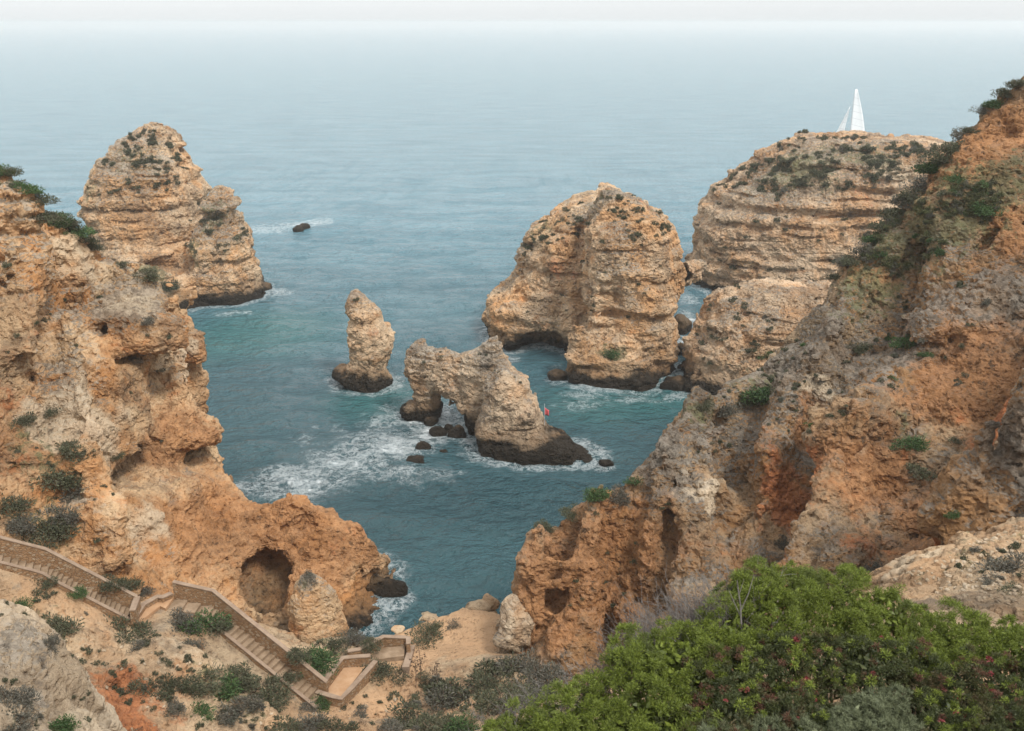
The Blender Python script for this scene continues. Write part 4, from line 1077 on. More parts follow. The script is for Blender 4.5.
def prism(path, offA, offB, z0, z1):
    """wall section following a path: lateral offsets and heights relative to the path"""
    rows = []
    n = len(path)
    for i, p in enumerate(path):
        d = np.zeros(2)
        if i < n - 1: d += (path[i + 1] - p)[:2] / np.linalg.norm((path[i + 1] - p)[:2])
        if i > 0: d += (p - path[i - 1])[:2] / np.linalg.norm((p - path[i - 1])[:2])
        d /= np.linalg.norm(d)
        q = np.array([d[1], -d[0], 0])
        a, b = p + q * offA, p + q * offB
        rows.append([a + (0, 0, z0), a + (0, 0, z1), b + (0, 0, z1), b + (0, 0, z0), a + (0, 0, z0)])
    V = np.array([r[:4] for r in rows]).reshape(-1, 3)
    Q = []
    for i in range(n - 1):
        for k in range(4):
            Q.append((i * 4 + k, i * 4 + (k + 1) % 4, i * 4 + 4 + (k + 1) % 4, i * 4 + 4 + k))
    Q.append((0, 3, 2, 1)); e = (n - 1) * 4; Q.append((e, e + 1, e + 2, e + 3))
    return V, np.array(Q)
def dens(path, m=8):
    out = []
    for a, b in zip(path[:-1], path[1:]):
        for s in np.linspace(0, 1, m, endpoint=False): out.append(a + (b - a) * s)
    out.append(path[-1])
    return out
def bev(o, w=0.03):
    m = o.modifiers.new('bevel', 'BEVEL'); m.width = w; m.segments = 2; m.limit_method = 'ANGLE'
    return o
def wall(parent, path, off, th, hgt, z0=-1.2, cop=0.09, name='parapet'):
    V, Q = prism(path, off, off + th, z0, hgt - cop)
    w = link(name, mesh_np(name, V, Q, M['masonry'], None, False), parent)
    V, Q = prism(path, off - 0.03, off + th + 0.03, hgt - cop + 0.002, hgt)
    bev(link('coping', mesh_np('coping', V, Q, M['coping'], None, False), w))
    return w
def stair_thing(label, p0, origin):
    r = bpy.data.objects.new('stone_stairway', None); COL.objects.link(r)
    return tag(r, label, 'stairway')
def flight(parent, a, b, n, wid, z_a, z_b):
    """n treads from a (top) to b (bottom) on the near side of the far wall"""
    d = (b - a)[:2]; L = np.linalg.norm(d); d = d / L
    q = np.array([d[1], -d[0]])
    rise = (z_a - z_b) / n
    for i in range(n):
        s0, s1 = L * i / n, L * (i + 1) / n + 0.04
        z = z_a - rise * (i + 1) + rj.uniform(-.012, .012)
        A = a[:2] + d * s0; B = a[:2] + d * s1
        c4 = [A + q * 0.02, B + q * 0.02, B + q * wid, A + q * wid]
        V = [(p[0], p[1], z - 0.55) for p in c4] + [(p[0], p[1], z) for p in c4]
        Q = [(0, 1, 2, 3), (7, 6, 5, 4), (0, 4, 5, 1), (1, 5, 6, 2), (2, 6, 7, 3), (3, 7, 4, 0)]
        bev(link('step', mesh_np('step', V, Q, M['tread'], None, False), parent), 0.015)
rj = random.Random(5)
def lower(p, dz): return np.array([p[0], p[1], p[2] - dz])
up = stair_thing('upper stone stairway coming down along the ochre cliff to the landing', None, None)
fl = [lower(UP0, .95), lower(UP1, .95), lower(UP2, .95)]
wall(up, dens(fl), -0.20, 0.20, 0.95)
qn = perp(UP1, UP2)
nf = [f + perp(UP0, UP1 if i == 0 else UP2) * 0 for i, f in enumerate(fl)]
wall(up, dens(nf), WID, 0.16, 0.20, name='kerb_wall')
flight(up, fl[0], fl[1], 11, WID, 12.4, 10.6)
flight(up, fl[1], fl[2], 19, WID, 10.6, 7.5)
lo = stair_thing('lower stone stairway going down from the landing to the sand terrace', None, None)
lf = [lower(LO0, .95), lower(LO1, .95), lower(LO2, .8)]
lf[2][2] = 3.2
wall(lo, dens(lf), -0.20, 0.20, 0.9)
wall(lo, dens(lf[1:]), WID, 0.14, 0.12, name='kerb_wall')
flight(lo, lf[0], lf[1], 3, WID, 7.5, 7.05)
flight(lo, lf[1], lf[2], 22, WID, 7.05, 3.25)
# landing between the flights
ld = bpy.data.objects.new('stair_landing', None); COL.objects.link(ld)
tag(ld, 'small sandy landing with a low curved parapet between the two stairway flights', 'landing')
def slab_poly(name, ptsxy, z, th, mat, parent):
    n = len(ptsxy)
    bmv = [(p[0], p[1], z) for p in ptsxy] + [(p[0], p[1], z - th) for p in ptsxy]
    me = bpy.data.meshes.new(name)
    me.from_pydata(bmv, [], [tuple(range(n)), tuple(range(2 * n - 1, n - 1, -1))] + [(i, i + n, (i + 1) % n + n, (i + 1) % n) for i in range(n)])
    me.materials.append(mat)
    me.update()
    return link(name, me, parent)
Pa, Pb = lower(UP2, .95), lower(LO0, .95)
qa = perp(UP1, UP2); qb = perp(LO0, LO1)
slab_poly('floor', [Pa + qa * 0.0, Pa + np.array([.3, .9, 0]), Pb + np.array([-.3, .5, 0]), Pb, Pb + qb * 1.1, wp(160, 606, 7.5), Pa + qa * 1.1][::-1], 7.50, 1.2, M['paving'], ld)
wall(ld, dens([Pb + np.array([0.0, -0.1, 0]) , Pb + qb * .55 + np.array([-.35, 0, 0]), wp(158, 602, 7.5), wp(146, 609, 7.5), Pa + qa * 1.1], 3), 0.0, 0.24, 0.30, name='kerb_wall')
wall(ld, dens([Pa + qa * -0.1, Pa + qa * 1.2], 3), -0.12, 0.26, 0.95, name='end_wall')
# small enclosure on the terrace below
en = bpy.data.objects.new('terrace_walkway', None); COL.objects.link(en)
tag(en, 'low walled sandy walkway turning from the stairway foot to the terrace', 'walkway')
Z3 = 3.2
far_ = [wp(326, 690, Z3), wp(345, 664, 3.15), wp(371, 661, 3.1)]
near_ = [wp(316, 698, Z3), wp(342, 700, Z3), wp(372, 662, 3.1)]
slab_poly('floor', [wp(318, 692, Z3), wp(341, 698, Z3), wp(370, 662, 3.1), wp(346, 664, 3.1)], Z3 + 0.02, 1.0, M['paving'], en)
wall(en, dens([wp(326, 692, Z3), wp(344, 668, Z3), wp(371, 666, Z3)], 4), -.24, .24, 0.62)
wall(en, dens([wp(318, 695, Z3), wp(341, 702, Z3), wp(374, 665, Z3)], 4), 0.0, .24, 0.35, name='kerb_wall')
tr = bpy.data.objects.new('terrace_enclosure', None); COL.objects.link(tr)
tag(tr, 'small open stone enclosure with a pale floor on the sand terrace', 'enclosure')
slab_poly('floor', [wp(360, 662, 2.9), wp(404, 656, 2.9), wp(405, 646, 2.9), wp(383, 648, 2.9)], 2.92, .9, M['tread'], tr)
wall(tr, dens([wp(348, 660, 2.9), wp(360, 658, 2.9), wp(384, 645, 2.9), wp(407, 646, 2.9), wp(407, 652, 2.9)], 4), -.2, .22, 0.55)
slab_poly('paving_strip', [wp(402, 668, 2.8), wp(409, 668, 2.8), wp(415, 646, 2.8), wp(409, 646, 2.8)], 2.86, .9, M['coping'], tr)

# little flag on the tail of the arch rock
fp = PY(544.5, 417, 80.6)
fg = bpy.data.objects.new('marker_flag', None); COL.objects.link(fg); fg.location = fp
tag(fg, 'small faded red flag on a thin pole at the edge of the arch rock', 'flag')
M['flag'] = plain_material('red_cloth', (0.55, 0.09, 0.10), (0.62, 0.14, 0.14), 4, 0.8, 0.1)
tube('pole', [(0, 0, -0.8), (0, 0, 1.25)], 0.02, M['mast'], fg, 6)
rows = [[(0.02 + 0.36 * s, 0.08 * math.sin(s * 5 + f), 0.15 + 0.72 * f - 0.22 * s * f) for s in np.linspace(0, 1, 7)] for f in np.linspace(0, 1, 5)]
o = link('cloth', quad_strip_mesh('cloth', rows, M['flag']), fg); o.modifiers.new('thick', 'SOLIDIFY').thickness = 0.012
#@@PART4

# ================================================================== PLANTS
def unit(n, r):
    v = r.normal(size=(n, 3)); return v / np.linalg.norm(v, axis=1, keepdims=True)

def leaves(P, D, L, Wd, r, bend=0.3):
    """bent two-face leaves at P along D"""
    n = len(P)
    S = np.cross(D, unit(n, r)); S /= np.maximum(np.linalg.norm(S, axis=1, keepdims=True), 1e-6)
    U = np.cross(S, D)
    L = np.broadcast_to(L, n)[:, None]; Wd = np.broadcast_to(Wd, n)[:, None]
    m = P + D * L * .55 + U * L * 0.10
    e = P + D * L - U * L * bend * 0.5
    V = np.stack([P - S * Wd * .25, P + S * Wd * .25, m + S * Wd * .5, m - S * Wd * .5, e + S * Wd * .12, e - S * Wd * .12], 1)
    b = np.arange(n)[:, None] * 6
    Q = np.concatenate([b + np.array([[0, 1, 2, 3]]), b + np.array([[3, 2, 4, 5]])])
    return V.reshape(-1, 3), Q

def join(parts):
    Vs, Qs, o = [], [], 0
    for V, Q in parts:
        Vs.append(V); Qs.append(Q + o); o += len(V)
    return np.concatenate(Vs), np.concatenate(Qs)

def bush_mesh(name, seed, mat, nl=1500, flat=0.75, leaf=0.11, nclump=18, spread=1.0):
    r = np.random.default_rng(seed)
    cl = unit(nclump, r); cl[:, 2] = np.abs(cl[:, 2]) * flat
    cl = cl * r.uniform(0.35, 0.78, (nclump, 1)) * np.array([spread, spread, 1])
    rad = r.uniform(0.20, 0.42, nclump)
    k = r.integers(0, nclump, nl)
    d = unit(nl, r); d[:, 2] = d[:, 2] * .8 + .15
    P = cl[k] + d * (rad[k] * r.uniform(0.45, 1.05, nl))[:, None]
    P[:, 2] = np.abs(P[:, 2]) * 0.95
    D = d + unit(nl, r) * .6 + np.array([0, 0, .35]); D /= np.linalg.norm(D, axis=1, keepdims=True)
    V, Q = leaves(P, D, r.uniform(.7, 1.3, nl) * leaf, r.uniform(.3, .55, nl) * leaf, r)
    return mesh_np(name, V, Q, mat, None, False)

def twig_mesh(name, seed, mat, n=14, R=0.9, rad=0.02):
    r = np.random.default_rng(seed)
    parts = []
    for i in range(n):
        a = r.uniform(0, 6.28); e = r.uniform(.5, 1.4)
        d = np.array([math.cos(a) * math.cos(e), math.sin(a) * math.cos(e), math.sin(e)])
        P = [np.array([0, 0, -.12]) + d * s * R * r.uniform(.7, 1) + r.normal(size=3) * .04 * s for s in (0, .3, .6, 1)]
        parts.append(stick(P, rad, rad * .35))
    V, Q = join(parts)
    return mesh_np(name, V, Q, mat, None, True)

def stick(P, r0, r1, seg=4):
    P = np.array(P, float); n = len(P); V = []
    for i in range(n):
        d = P[min(i + 1, n - 1)] - P[max(i - 1, 0)]; d /= np.linalg.norm(d) + 1e-9
        u = np.cross(d, (0.3, 0.2, 0.9)); u /= np.linalg.norm(u) + 1e-9; v = np.cross(d, u)
        rr = r0 + (r1 - r0) * i / (n - 1)
        for k in range(seg):
            a = 2 * math.pi * k / seg
            V.append(P[i] + rr * (math.cos(a) * u + math.sin(a) * v))
    Q = [(i * seg + k, i * seg + (k + 1) % seg, (i + 1) * seg + (k + 1) % seg, (i + 1) * seg + k) for i in range(n - 1) for k in range(seg)]
    return np.array(V), np.array(Q)

bpy.context.view_layer.update()
DG = bpy.context.evaluated_depsgraph_get()
def hit(px, py):
    d = Vector(ray(px, py)).normalized()
    ok, loc, nrm, _, ob, _ = scene.ray_cast(DG, Vector((0, 0, CAMZ)), d)
    return (loc, nrm, ob) if ok else (None, None, None)

KINDS = {
    'dark': [bush_mesh('foliage', 10 + i, M['bush'], 1700, .7, .10) for i in range(3)],
    'green': [bush_mesh('foliage', 20 + i, M['bushgreen'], 1600, .75, .11) for i in range(2)],
    'grey': [bush_mesh('foliage', 30 + i, M['bushgrey'], 1500, .7, .10, 14) for i in range(2)],
}
TW = [twig_mesh('branches', 50 + i, M['stem']) for i in range(2)]
TUFT = [bush_mesh('scrub_tuft', 60 + i, M[k], 260, .7, .26, 7) for i, k in enumerate(('bush', 'bush', 'bushgrey', 'bushgreen', 'oliveground'))]
rb = random.Random(11)
nb = 0
def rim(px, py, thing_):
    for y in np.arange(py - 45, py + 60, 1.5):
        loc, nrm, ob = hit(px, y)
        if ob is thing_: return hit(px, y + 3)
    return None, None, None
def bush(px, py, rpx, kind, label=None, group=None, wide=1.2, crest=None):
    global nb
    loc, nrm, ob = hit(px, py + rpx * 0.55) if not crest else rim(px, py, crest)
    if loc is None or ob.name == 'sea': 
        print('bush missed', px, py); return
    D = (loc - Vector((0, 0, CAMZ))).length
    R = rpx * D / FP * 1.45
    root = bpy.data.objects.new('bush', None); COL.objects.link(root)
    root.location = loc - nrm * 0.1 - Vector((0, 0, 0.12 * R))
    root.rotation_euler = (rb.uniform(-.15, .15), rb.uniform(-.15, .15), rb.uniform(0, 6.28))
    root.scale = (R * wide, R * wide * rb.uniform(.85, 1.1), R * rb.uniform(.95, 1.15))
    link('foliage', KINDS[kind][nb % len(KINDS[kind])], root)
    link('branches', TW[nb % 2], root)
    nb += 1
    tag(root, label, 'bush', group)

BU = [
 (58, 622, 15, 'dark', 'dark bush below the upper stairway, nearest the pale outcrop'),
 (24, 600, 8, 'green', 'small green bush at the top edge of the pale outcrop'),
 (41, 581, 9, 'dark', 'flat dark bush close under the upper stairway kerb'),
 (78, 591, 6, 'green', 'tiny green bush touching the upper stairway kerb'),
 (126, 622, 17, 'dark', 'round dark bush just under the stair landing'),
 (114, 578, 9, 'dark', 'dark bush at the upper end of the ledge above the upper stairway'),
 (128, 583, 10, 'dark', 'dark bush in the middle of the ledge above the upper stairway'),
 (142, 589, 8, 'grey', 'brownish bush at the landing end of the ledge above the upper stairway'),
 (182, 618, 13, 'grey', 'grey-green bush under the top steps of the lower stairway'),
 (200, 618, 15, 'green', 'broad green bush under the top steps of the lower stairway'),
 (216, 623, 11, 'dark', 'dark bush touching the kerb of the lower stairway, third step section'),
 (190, 640, 8, 'grey', 'small grey bush on the bare slope below the broad green one'),
 (144, 640, 8, 'grey', 'low dry bush on bare rock below the landing'),
 (130, 682, 10, 'dark', 'small round bush above the orange gully, left one of a pair'),
 (158, 682, 11, 'dark', 'small round bush above the orange gully, right one of a pair'),
 (182, 680, 13, 'dark', 'dark bush at the left end of the long thicket below the stairway'),
 (203, 676, 15, 'dark', 'tall dark bush inside the long thicket below the stairway'),
 (224, 682, 13, 'green', 'greener bush inside the long thicket below the stairway'),
 (240, 672, 15, 'dark', 'rounded bush at the stair side of the long thicket'),
 (262, 682, 17, 'dark', 'large dark bush at the right end of the long thicket below the stairway'),
 (246, 700, 12, 'grey', 'grey bush below the large dark one of the thicket'),
 (199, 706, 9, 'green', 'yellowish green bush low on the slope beside the gully'),
 (228, 712, 11, 'grey', 'dry grey bush low on the slope, right of the yellowish one'),
 (272, 698, 13, 'dark', 'dark bush hanging below the lower stairway mid-section'),
 (286, 672, 9, 'dark', 'small dark bush tucked under the lower stairway kerb'),
 (174, 702, 9, 'grey', 'pale dry bush at the rim of the orange gully'),
 (314, 657, 16, 'green', 'deep green round bush between the lower stairway and the big boulder'),
 (296, 650, 11, 'dark', 'dark bush behind the lower stairway wall beside the boulder'),
 (330, 643, 12, 'dark', 'low dark bush in front of the boulder foot'),
 (352, 636, 11, 'grey', 'grey-green bush between the boulder and the terrace rim'),
 (370, 641, 9, 'dark', 'low bush at the seaward rim of the terrace'),
 (321, 701, 8, 'green', 'small green bush at the foot of the lower stairway'),
 (304, 704, 8, 'grey', 'small grey bush left of the lower stairway foot'),
 (378, 665, 12, 'dark', 'round dark bush beside the walkway kerb on the sand'),
 (399, 672, 9, 'dark', 'smaller round bush right of the walkway bush on the sand'),
 (422, 630, 13, 'dark', 'wide dark bush near the seaward edge of the sand terrace'),
 (436, 623, 7, 'dark', 'small bush attached behind the wide one on the terrace edge'),
 (454, 623, 6, 'grey', 'tiny low bush on open sand near the terrace edge'),
 (428, 672, 6, 'dark', 'small brown bush on the sand in front of the scrub bank'),
 (446, 690, 22, 'grey', 'grey bush at the front left of the scrub bank below the sand'),
 (468, 682, 24, 'dark', 'large bush in the middle of the scrub bank below the sand'),
 (496, 668, 22, 'dark', 'tall dark bush at the crest of the scrub bank'),
 (520, 662, 18, 'grey', 'grey-green bush between the crest of the scrub bank and the cliff'),
 (544, 668, 17, 'grey', 'silvery bush right at the cliff foot'),
 (505, 690, 19, 'dark', 'dark bush low in the scrub bank, in front of the tall one'),
 (530, 692, 18, 'grey', 'grey twiggy bush next to the pinkish boulder'),
 (414, 712, 19, 'dark', 'dark bush at the left corner of the scrub bank'),
 (436, 722, 17, 'dark', 'dark bush at the bottom edge below the grey scrub'),
 (462, 722, 14, 'green', 'green bush at the bottom edge among pale broken rocks'),
 (388, 724, 12, 'grey', 'dry bush at the bottom edge on the sandy slope'),
 (340, 724, 13, 'dark', 'bush at the bottom edge below the stairway foot'),
 (312, 722, 13, 'grey', 'grey bush at the bottom edge left of the stairway foot bush'),
 (285, 726, 12, 'dark', 'dark bush at the bottom edge under the thicket'),
 (362, 712, 9, 'grey', 'little dry bush on the orange sand slope'),
 (70, 446, 13, 'dark', 'dark bush at the top of the scrub patch on the ochre cliff'),
 (62, 470, 17, 'dark', 'largest bush in the middle of the scrub patch on the ochre cliff'),
 (80, 486, 12, 'grey', 'grey bush at the right side of the scrub patch on the ochre cliff'),
 (47, 522, 19, 'dark', 'wide dark bush just above the upper stairway wall'),
 (62, 512, 14, 'grey', 'grey bush leaning on the wide one above the upper stairway'),
 (14, 522, 13, 'grey', 'dry bush above the upper stairway at the picture edge'),
 (10, 500, 13, 'dark', 'dark bush on the reddish soil at the picture edge'),
 (22, 415, 9, 'dark', 'small bush high on the reddish soil of the ochre cliff'),
 (50, 408, 7, 'dark', 'tiny bush on the bare ochre cliff face above the scrub patch'),
 (150, 318, 8, 'grey', 'grey tuft on the crust cap of the ochre cliff'),
 (120, 262, 7, 'dark', 'small dark bush where the ochre cliff crest drops'),
 (118, 455, 5, 'dark', 'tiny bush on the face of the overhanging block'),
 (308, 574, 7, 'grey', 'grey tuft growing on top of the big rounded boulder'),
 (760, 387, 16, 'green', 'bright green bush high on the grey cliff shoulder'),
 (742, 398, 9, 'dark', 'dark bush left of the bright green one on the cliff shoulder'),
 (720, 406, 12, 'grey', 'grey bush on the edge of the cliff shoulder'),
 (768, 352, 8, 'green', 'small green bush behind the cliff shoulder near the squat block'),
 (702, 402, 8, 'dark', 'little dark bush at the outer tip of the cliff shoulder'),
 (908, 340, 11, 'green', 'vivid green bush on a ledge of the rust coloured cliff'),
 (925, 352, 6, 'green', 'tiny green bush under the vivid one on the cliff ledge'),
 (912, 440, 11, 'green', 'green bush in the crack of the rust coloured cliff'),
 (916, 465, 12, 'dark', 'dark bush lower in the same crack of the rust coloured cliff'),
 (957, 437, 6, 'dark', 'small bush on the red soil chute'),
 (952, 513, 6, 'green', 'tiny green bush at the bottom of the red soil chute'),
 (862, 345, 9, 'dark', 'dark bush on the cliff under the vegetated slope'),
 (782, 540, 8, 'grey', 'grey bush at the edge of the red hollow'),
 (985, 205, 10, 'green', 'green bush at the end of the grassy cliff slope'),
 (958, 176, 7, 'green', 'small green bush at the top of the grassy cliff slope'),
 (596, 492, 10, 'green', 'green bush on the rim of the lower cliff shoulder'),
 (570, 508, 10, 'dark', 'brown bush on the outer rim of the lower cliff shoulder'),
 (545, 522, 9, 'dark', 'last brown bush at the seaward end of the lower shoulder'),
 (620, 492, 10, 'grey', 'grey bush on the lower shoulder beside the upright grey rock'),
 (636, 480, 8, 'green', 'small green bush wedged above the lower shoulder'),
 (1012, 562, 19, 'grey', 'dry grey bush on the stony path at the picture edge'),
 (990, 578, 10, 'grey', 'smaller dry bush on the stony path beside the bigger one'),
 (1020, 590, 10, 'dark', 'dark low bush at the edge of the stony path'),
 (870, 566, 10, 'grey', 'grey bush where the stony path meets the red gully'),
 (14, 690, 16, 'grey', 'dry grey bush in the middle of the pale outcrop'),
 (50, 640, 9, 'grey', 'small grey bush on the upper rim of the pale outcrop'),
 (20, 722, 17, 'grey', 'wide grey bush at the bottom of the pale outcrop'),
 (58, 724, 11, 'green', 'greenish bush at the bottom of the pale outcrop'),
 (612, 352, 7, 'green', 'bright green plant cushion in the ledge of the domed stack'),
 (150, 272, 9, 'dark', 'dark bush in the gap behind the ochre cliff cap'),
 (166, 282, 9, 'dark', 'second dark bush down the gap behind the ochre cliff cap'),
 (355, 298, 3, 'dark', 'dark tuft at the top of the slim spire'),
]
for b in BU:
    bush(*b)
# crest bushes on the two cliffs: one of a kind each along the rim
CR = [(1018, 92, 8), (1006, 100, 8), (994, 108, 7), (984, 114, 7), (972, 126, 6), (962, 140, 9), (952, 150, 10), (943, 160, 12), (934, 172, 12), (925, 184, 11), (915, 196, 11), (905, 206, 11), (896, 220, 10), (886, 232, 10), (876, 244, 9), (866, 256, 9), (855, 268, 9), (845, 280, 8), (836, 290, 7)]
for i, (px, py, r) in enumerate(CR):
    bush(px, py, r, ('dark', 'green', 'grey')[(0, 0, 1, 2, 0, 2)[i % 6]], 'bush in the dark fringe along the crest of the rust coloured cliff', 'crest bushes on the rust coloured cliff', 1.3, cl_r)
CL = [(-4, 172, 8), (6, 176, 8), (16, 180, 8), (26, 186, 8), (36, 192, 9), (45, 198, 10), (53, 205, 10), (61, 211, 9), (69, 218, 9), (77, 225, 9), (84, 231, 8), (91, 240, 7)]
for i, (px, py, r) in enumerate(CL):
    bush(px, py, r, 'dark' if i % 3 else 'green', 'bush in the dark green fringe along the crest of the ochre cliff', 'crest bushes on the ochre cliff', 1.4, cl_l)

def inpoly(poly, x, y):
    c = False
    for i in range(len(poly)):
        a, b = poly[i], poly[(i + 1) % len(poly)]
        if (a[1] > y) != (b[1] > y) and x < (b[0] - a[0]) * (y - a[1]) / (b[1] - a[1]) + a[0]: c = not c
    return c
TU = []
def tufts(poly, n, r0, r1, label, group, flatmin=0.12, pick=None, clump=True):
    xs_ = [p[0] for p in poly]; ys_ = [p[1] for p in poly]
    k = 0; tries = 0
    while k < n and tries < n * 12:
        tries += 1
        px, py = rb.uniform(min(xs_), max(xs_)), rb.uniform(min(ys_), max(ys_))
        if not inpoly(poly, px, py): continue
        loc, nrm, ob = hit(px, py)
        if loc is None or ob.name == 'sea' or nrm.z < flatmin or loc.z < 2.2: continue
        if ob.name.startswith(('step', 'parapet', 'coping', 'kerb', 'foliage', 'floor', 'mainsail', 'jib')): continue
        if clump and perlin(np.array([[loc.x / 2.6, loc.y / 2.6, loc.z / 2.0]]))[0] < rb.uniform(-.15, .25): continue
        D = (loc - Vector((0, 0, CAMZ))).length
        R = rb.uniform(r0, r1) * D / FP
        j = rb.choice(pick or (0, 0, 1, 1, 2))
        TU.append((R * FP / D, j, loc - Vector((0, 0, .12 * R)), (rb.uniform(-.3, .3), rb.uniform(-.3, .3), rb.uniform(0, 6.28)), (R * rb.uniform(.9, 1.5), R * rb.uniform(.9, 1.4), R * rb.uniform(.9, 1.4)), label, group))
        k += 1
    return k
tufts([(800, 132), (935, 144), (915, 180), (860, 190), (800, 200), (712, 208), (712, 190), (760, 155)], 230, 2.2, 4.6, 'small dark scrub tuft on the crown of the flat-topped headland', 'scrub on the headland crown')
tufts([(705, 220), (860, 215), (850, 270), (720, 300), (700, 260)], 16, 2, 4, 'small tuft clinging to the layered face of the headland', 'tufts on the headland face', 0.0)
tufts([(600, 186), (640, 196), (672, 222), (655, 250), (560, 240), (515, 260), (545, 215)], 90, 2.0, 4.2, 'small dark scrub tuft on the dome of the largest sea stack', 'scrub on the domed stack')
tufts([(490, 290), (520, 250), (660, 250), (670, 320), (560, 330)], 18, 1.6, 3.2, 'tuft clinging to the face of the largest sea stack', 'tufts on the domed stack face', 0.0)
tufts([(150, 128), (175, 150), (200, 190), (100, 195), (100, 160), (130, 135)], 80, 2.0, 4.2, 'small dark scrub tuft on the summit of the pointed far stack', 'scrub on the pointed stack')
tufts([(200, 200), (230, 190), (252, 240), (205, 260), (180, 245), (180, 215)], 26, 2.0, 4.5, 'small scrub tuft on the lower shoulder of the pointed far stack', 'scrub on the stack shoulder')
tufts([(690, 300), (790, 300), (790, 350), (690, 400)], 34, 2.0, 4.5, 'small scrub tuft on the squat pale rock block', 'scrub on the squat block', 0.05)
tufts([(410, 342), (500, 340), (530, 390), (470, 380), (415, 365)], 9, 1.4, 2.6, 'tiny tuft on the ridge of the arch rock', 'tufts on the arch rock')
tufts([(860, 240), (930, 190), (1010, 170), (1015, 200), (960, 240), (900, 280), (870, 280)], 190, 2.5, 6, 'low scrub tuft on the grassy slope of the rust coloured cliff', 'tufts on the grassy cliff slope', 0.1, (0, 2, 3, 4, 4, 4, 4))
tufts([(690, 410), (800, 340), (1000, 250), (1020, 380), (850, 420), (690, 480)], 70, 2, 5, 'small scrub tuft on the grey upper face of the rust coloured cliff', 'tufts on the grey cliff face', 0.1, (0, 1, 2, 2, 3))
tufts([(530, 560), (640, 470), (690, 480), (600, 640)], 14, 1.8, 4, 'small tuft on the ochre lower face of the rust coloured cliff', 'tufts on the lower cliff face', 0.05)
tufts([(0, 250), (90, 250), (200, 320), (190, 440), (100, 560), (0, 530)], 28, 1.8, 4.2, 'small scrub tuft scattered over the ochre cliff face', 'tufts on the ochre cliff', 0.1)
tufts([(0, 570), (130, 625), (320, 705), (400, 690), (400, 731), (60, 731), (0, 640)], 110, 2, 5, 'small scrub tuft on the bare slope below the stairways', 'tufts on the slope', 0.2)
tufts([(390, 690), (560, 650), (560, 720), (400, 731)], 50, 4, 8, 'low tuft in the scrub bank below the sand terrace', 'tufts in the scrub bank', 0.1)
tufts([(0, 600), (50, 625), (100, 720), (0, 731)], 16, 2.5, 5, 'small tuft on the pale grey outcrop', 'tufts on the pale outcrop', 0.1, (2, 2, 0))
tufts([(890, 580), (1024, 520), (1024, 605), (960, 600)], 26, 2, 5, 'small dry tuft on the stony path', 'tufts on the stony path', 0.2, (2, 2, 0))
TU.sort(key=lambda q: -q[0])
for (_, j, lc_, ro, sc_, lab, grp) in TU[:285]:
    o = link('scrub_tuft', TUFT[j]); o.location = lc_; o.rotation_euler = ro; o.scale = sc_
    tag(o, lab, 'scrub tuft', grp)
rest = []
src = []
for me in TUFT:
    v = np.empty(len(me.vertices) * 3, np.float32); me.vertices.foreach_get('co', v)
    q = np.empty(len(me.polygons) * 4, np.int32); me.polygons.foreach_get('vertices', q)
    src.append((v.reshape(-1, 3), q.reshape(-1, 4)))
from mathutils import Euler
for (_, j, lc_, ro, sc_, lab, grp) in TU[285:]:
    mt = np.array(Euler(ro).to_matrix()) * np.array(sc_)
    rest.append((src[j][0] @ mt.T + np.array(lc_), src[j][1]))
if rest:
    Vr, Qr = join(rest)
    tag(link('scrub', mesh_np('scrub', Vr, Qr, M['bush'], None, False)), None, None, None, 'stuff')
# stones lying on the path and slope
stone_me = []
for i in range(3):
    r = np.random.default_rng(90 + i)
    g = grid(-1.5, 1.5, -1.5, 1.5, -1.2, 1.2, 0.25)
    F = ell(*g, (0, 0, 0), (1, .8, .6))
    X, Y, Z = np.meshgrid(*g, indexing='ij')
    F += 0.35 * perlin(np.stack([X, Y, Z], -1).reshape(-1, 3) * 1.1 + 5.5 * i).reshape(F.shape)
    V, Q = surface_nets(F, (g[0][0], g[1][0], g[2][0]), .25)
    stone_me.append(mesh_np('stone', relax(V, Q, 1), Q, M['pale'], {k: np.zeros(len(V)) for k in ('rust', 'red', 'grey', 'pale', 'veg', 'sand')}))
def stones(poly, n, r0, r1, label, group):
    k = 0; tries = 0
    while k < n and tries < n * 10:
        tries += 1
        px, py = rb.uniform(min(p[0] for p in poly), max(p[0] for p in poly)), rb.uniform(min(p[1] for p in poly), max(p[1] for p in poly))
        if not inpoly(poly, px, py): continue
        loc, nrm, ob = hit(px, py)
        if loc is None or not ob.name.startswith(('path', 'terrain', 'rock_outcrop')) or nrm.z < .3: continue
        R = rb.uniform(r0, r1) ** 1.0 * (loc - Vector((0, 0, CAMZ))).length / FP
        o = link('stone', rb.choice(stone_me)); o.location = loc; o.scale = (R, R, R); o.rotation_euler = (0, 0, rb.uniform(0, 6.28))
        tag(o, label, 'stone', group); k += 1
stones([(890, 580), (1024, 520), (1024, 605), (960, 600)], 230, .8, 3.0, 'loose pale stone lying on the stony path', 'stones on the stony path')
stones([(0, 580), (130, 625), (320, 705), (400, 690), (400, 731), (120, 731)], 45, 1.0, 2.6, 'loose stone lying on the slope below the stairways', 'stones on the slope')

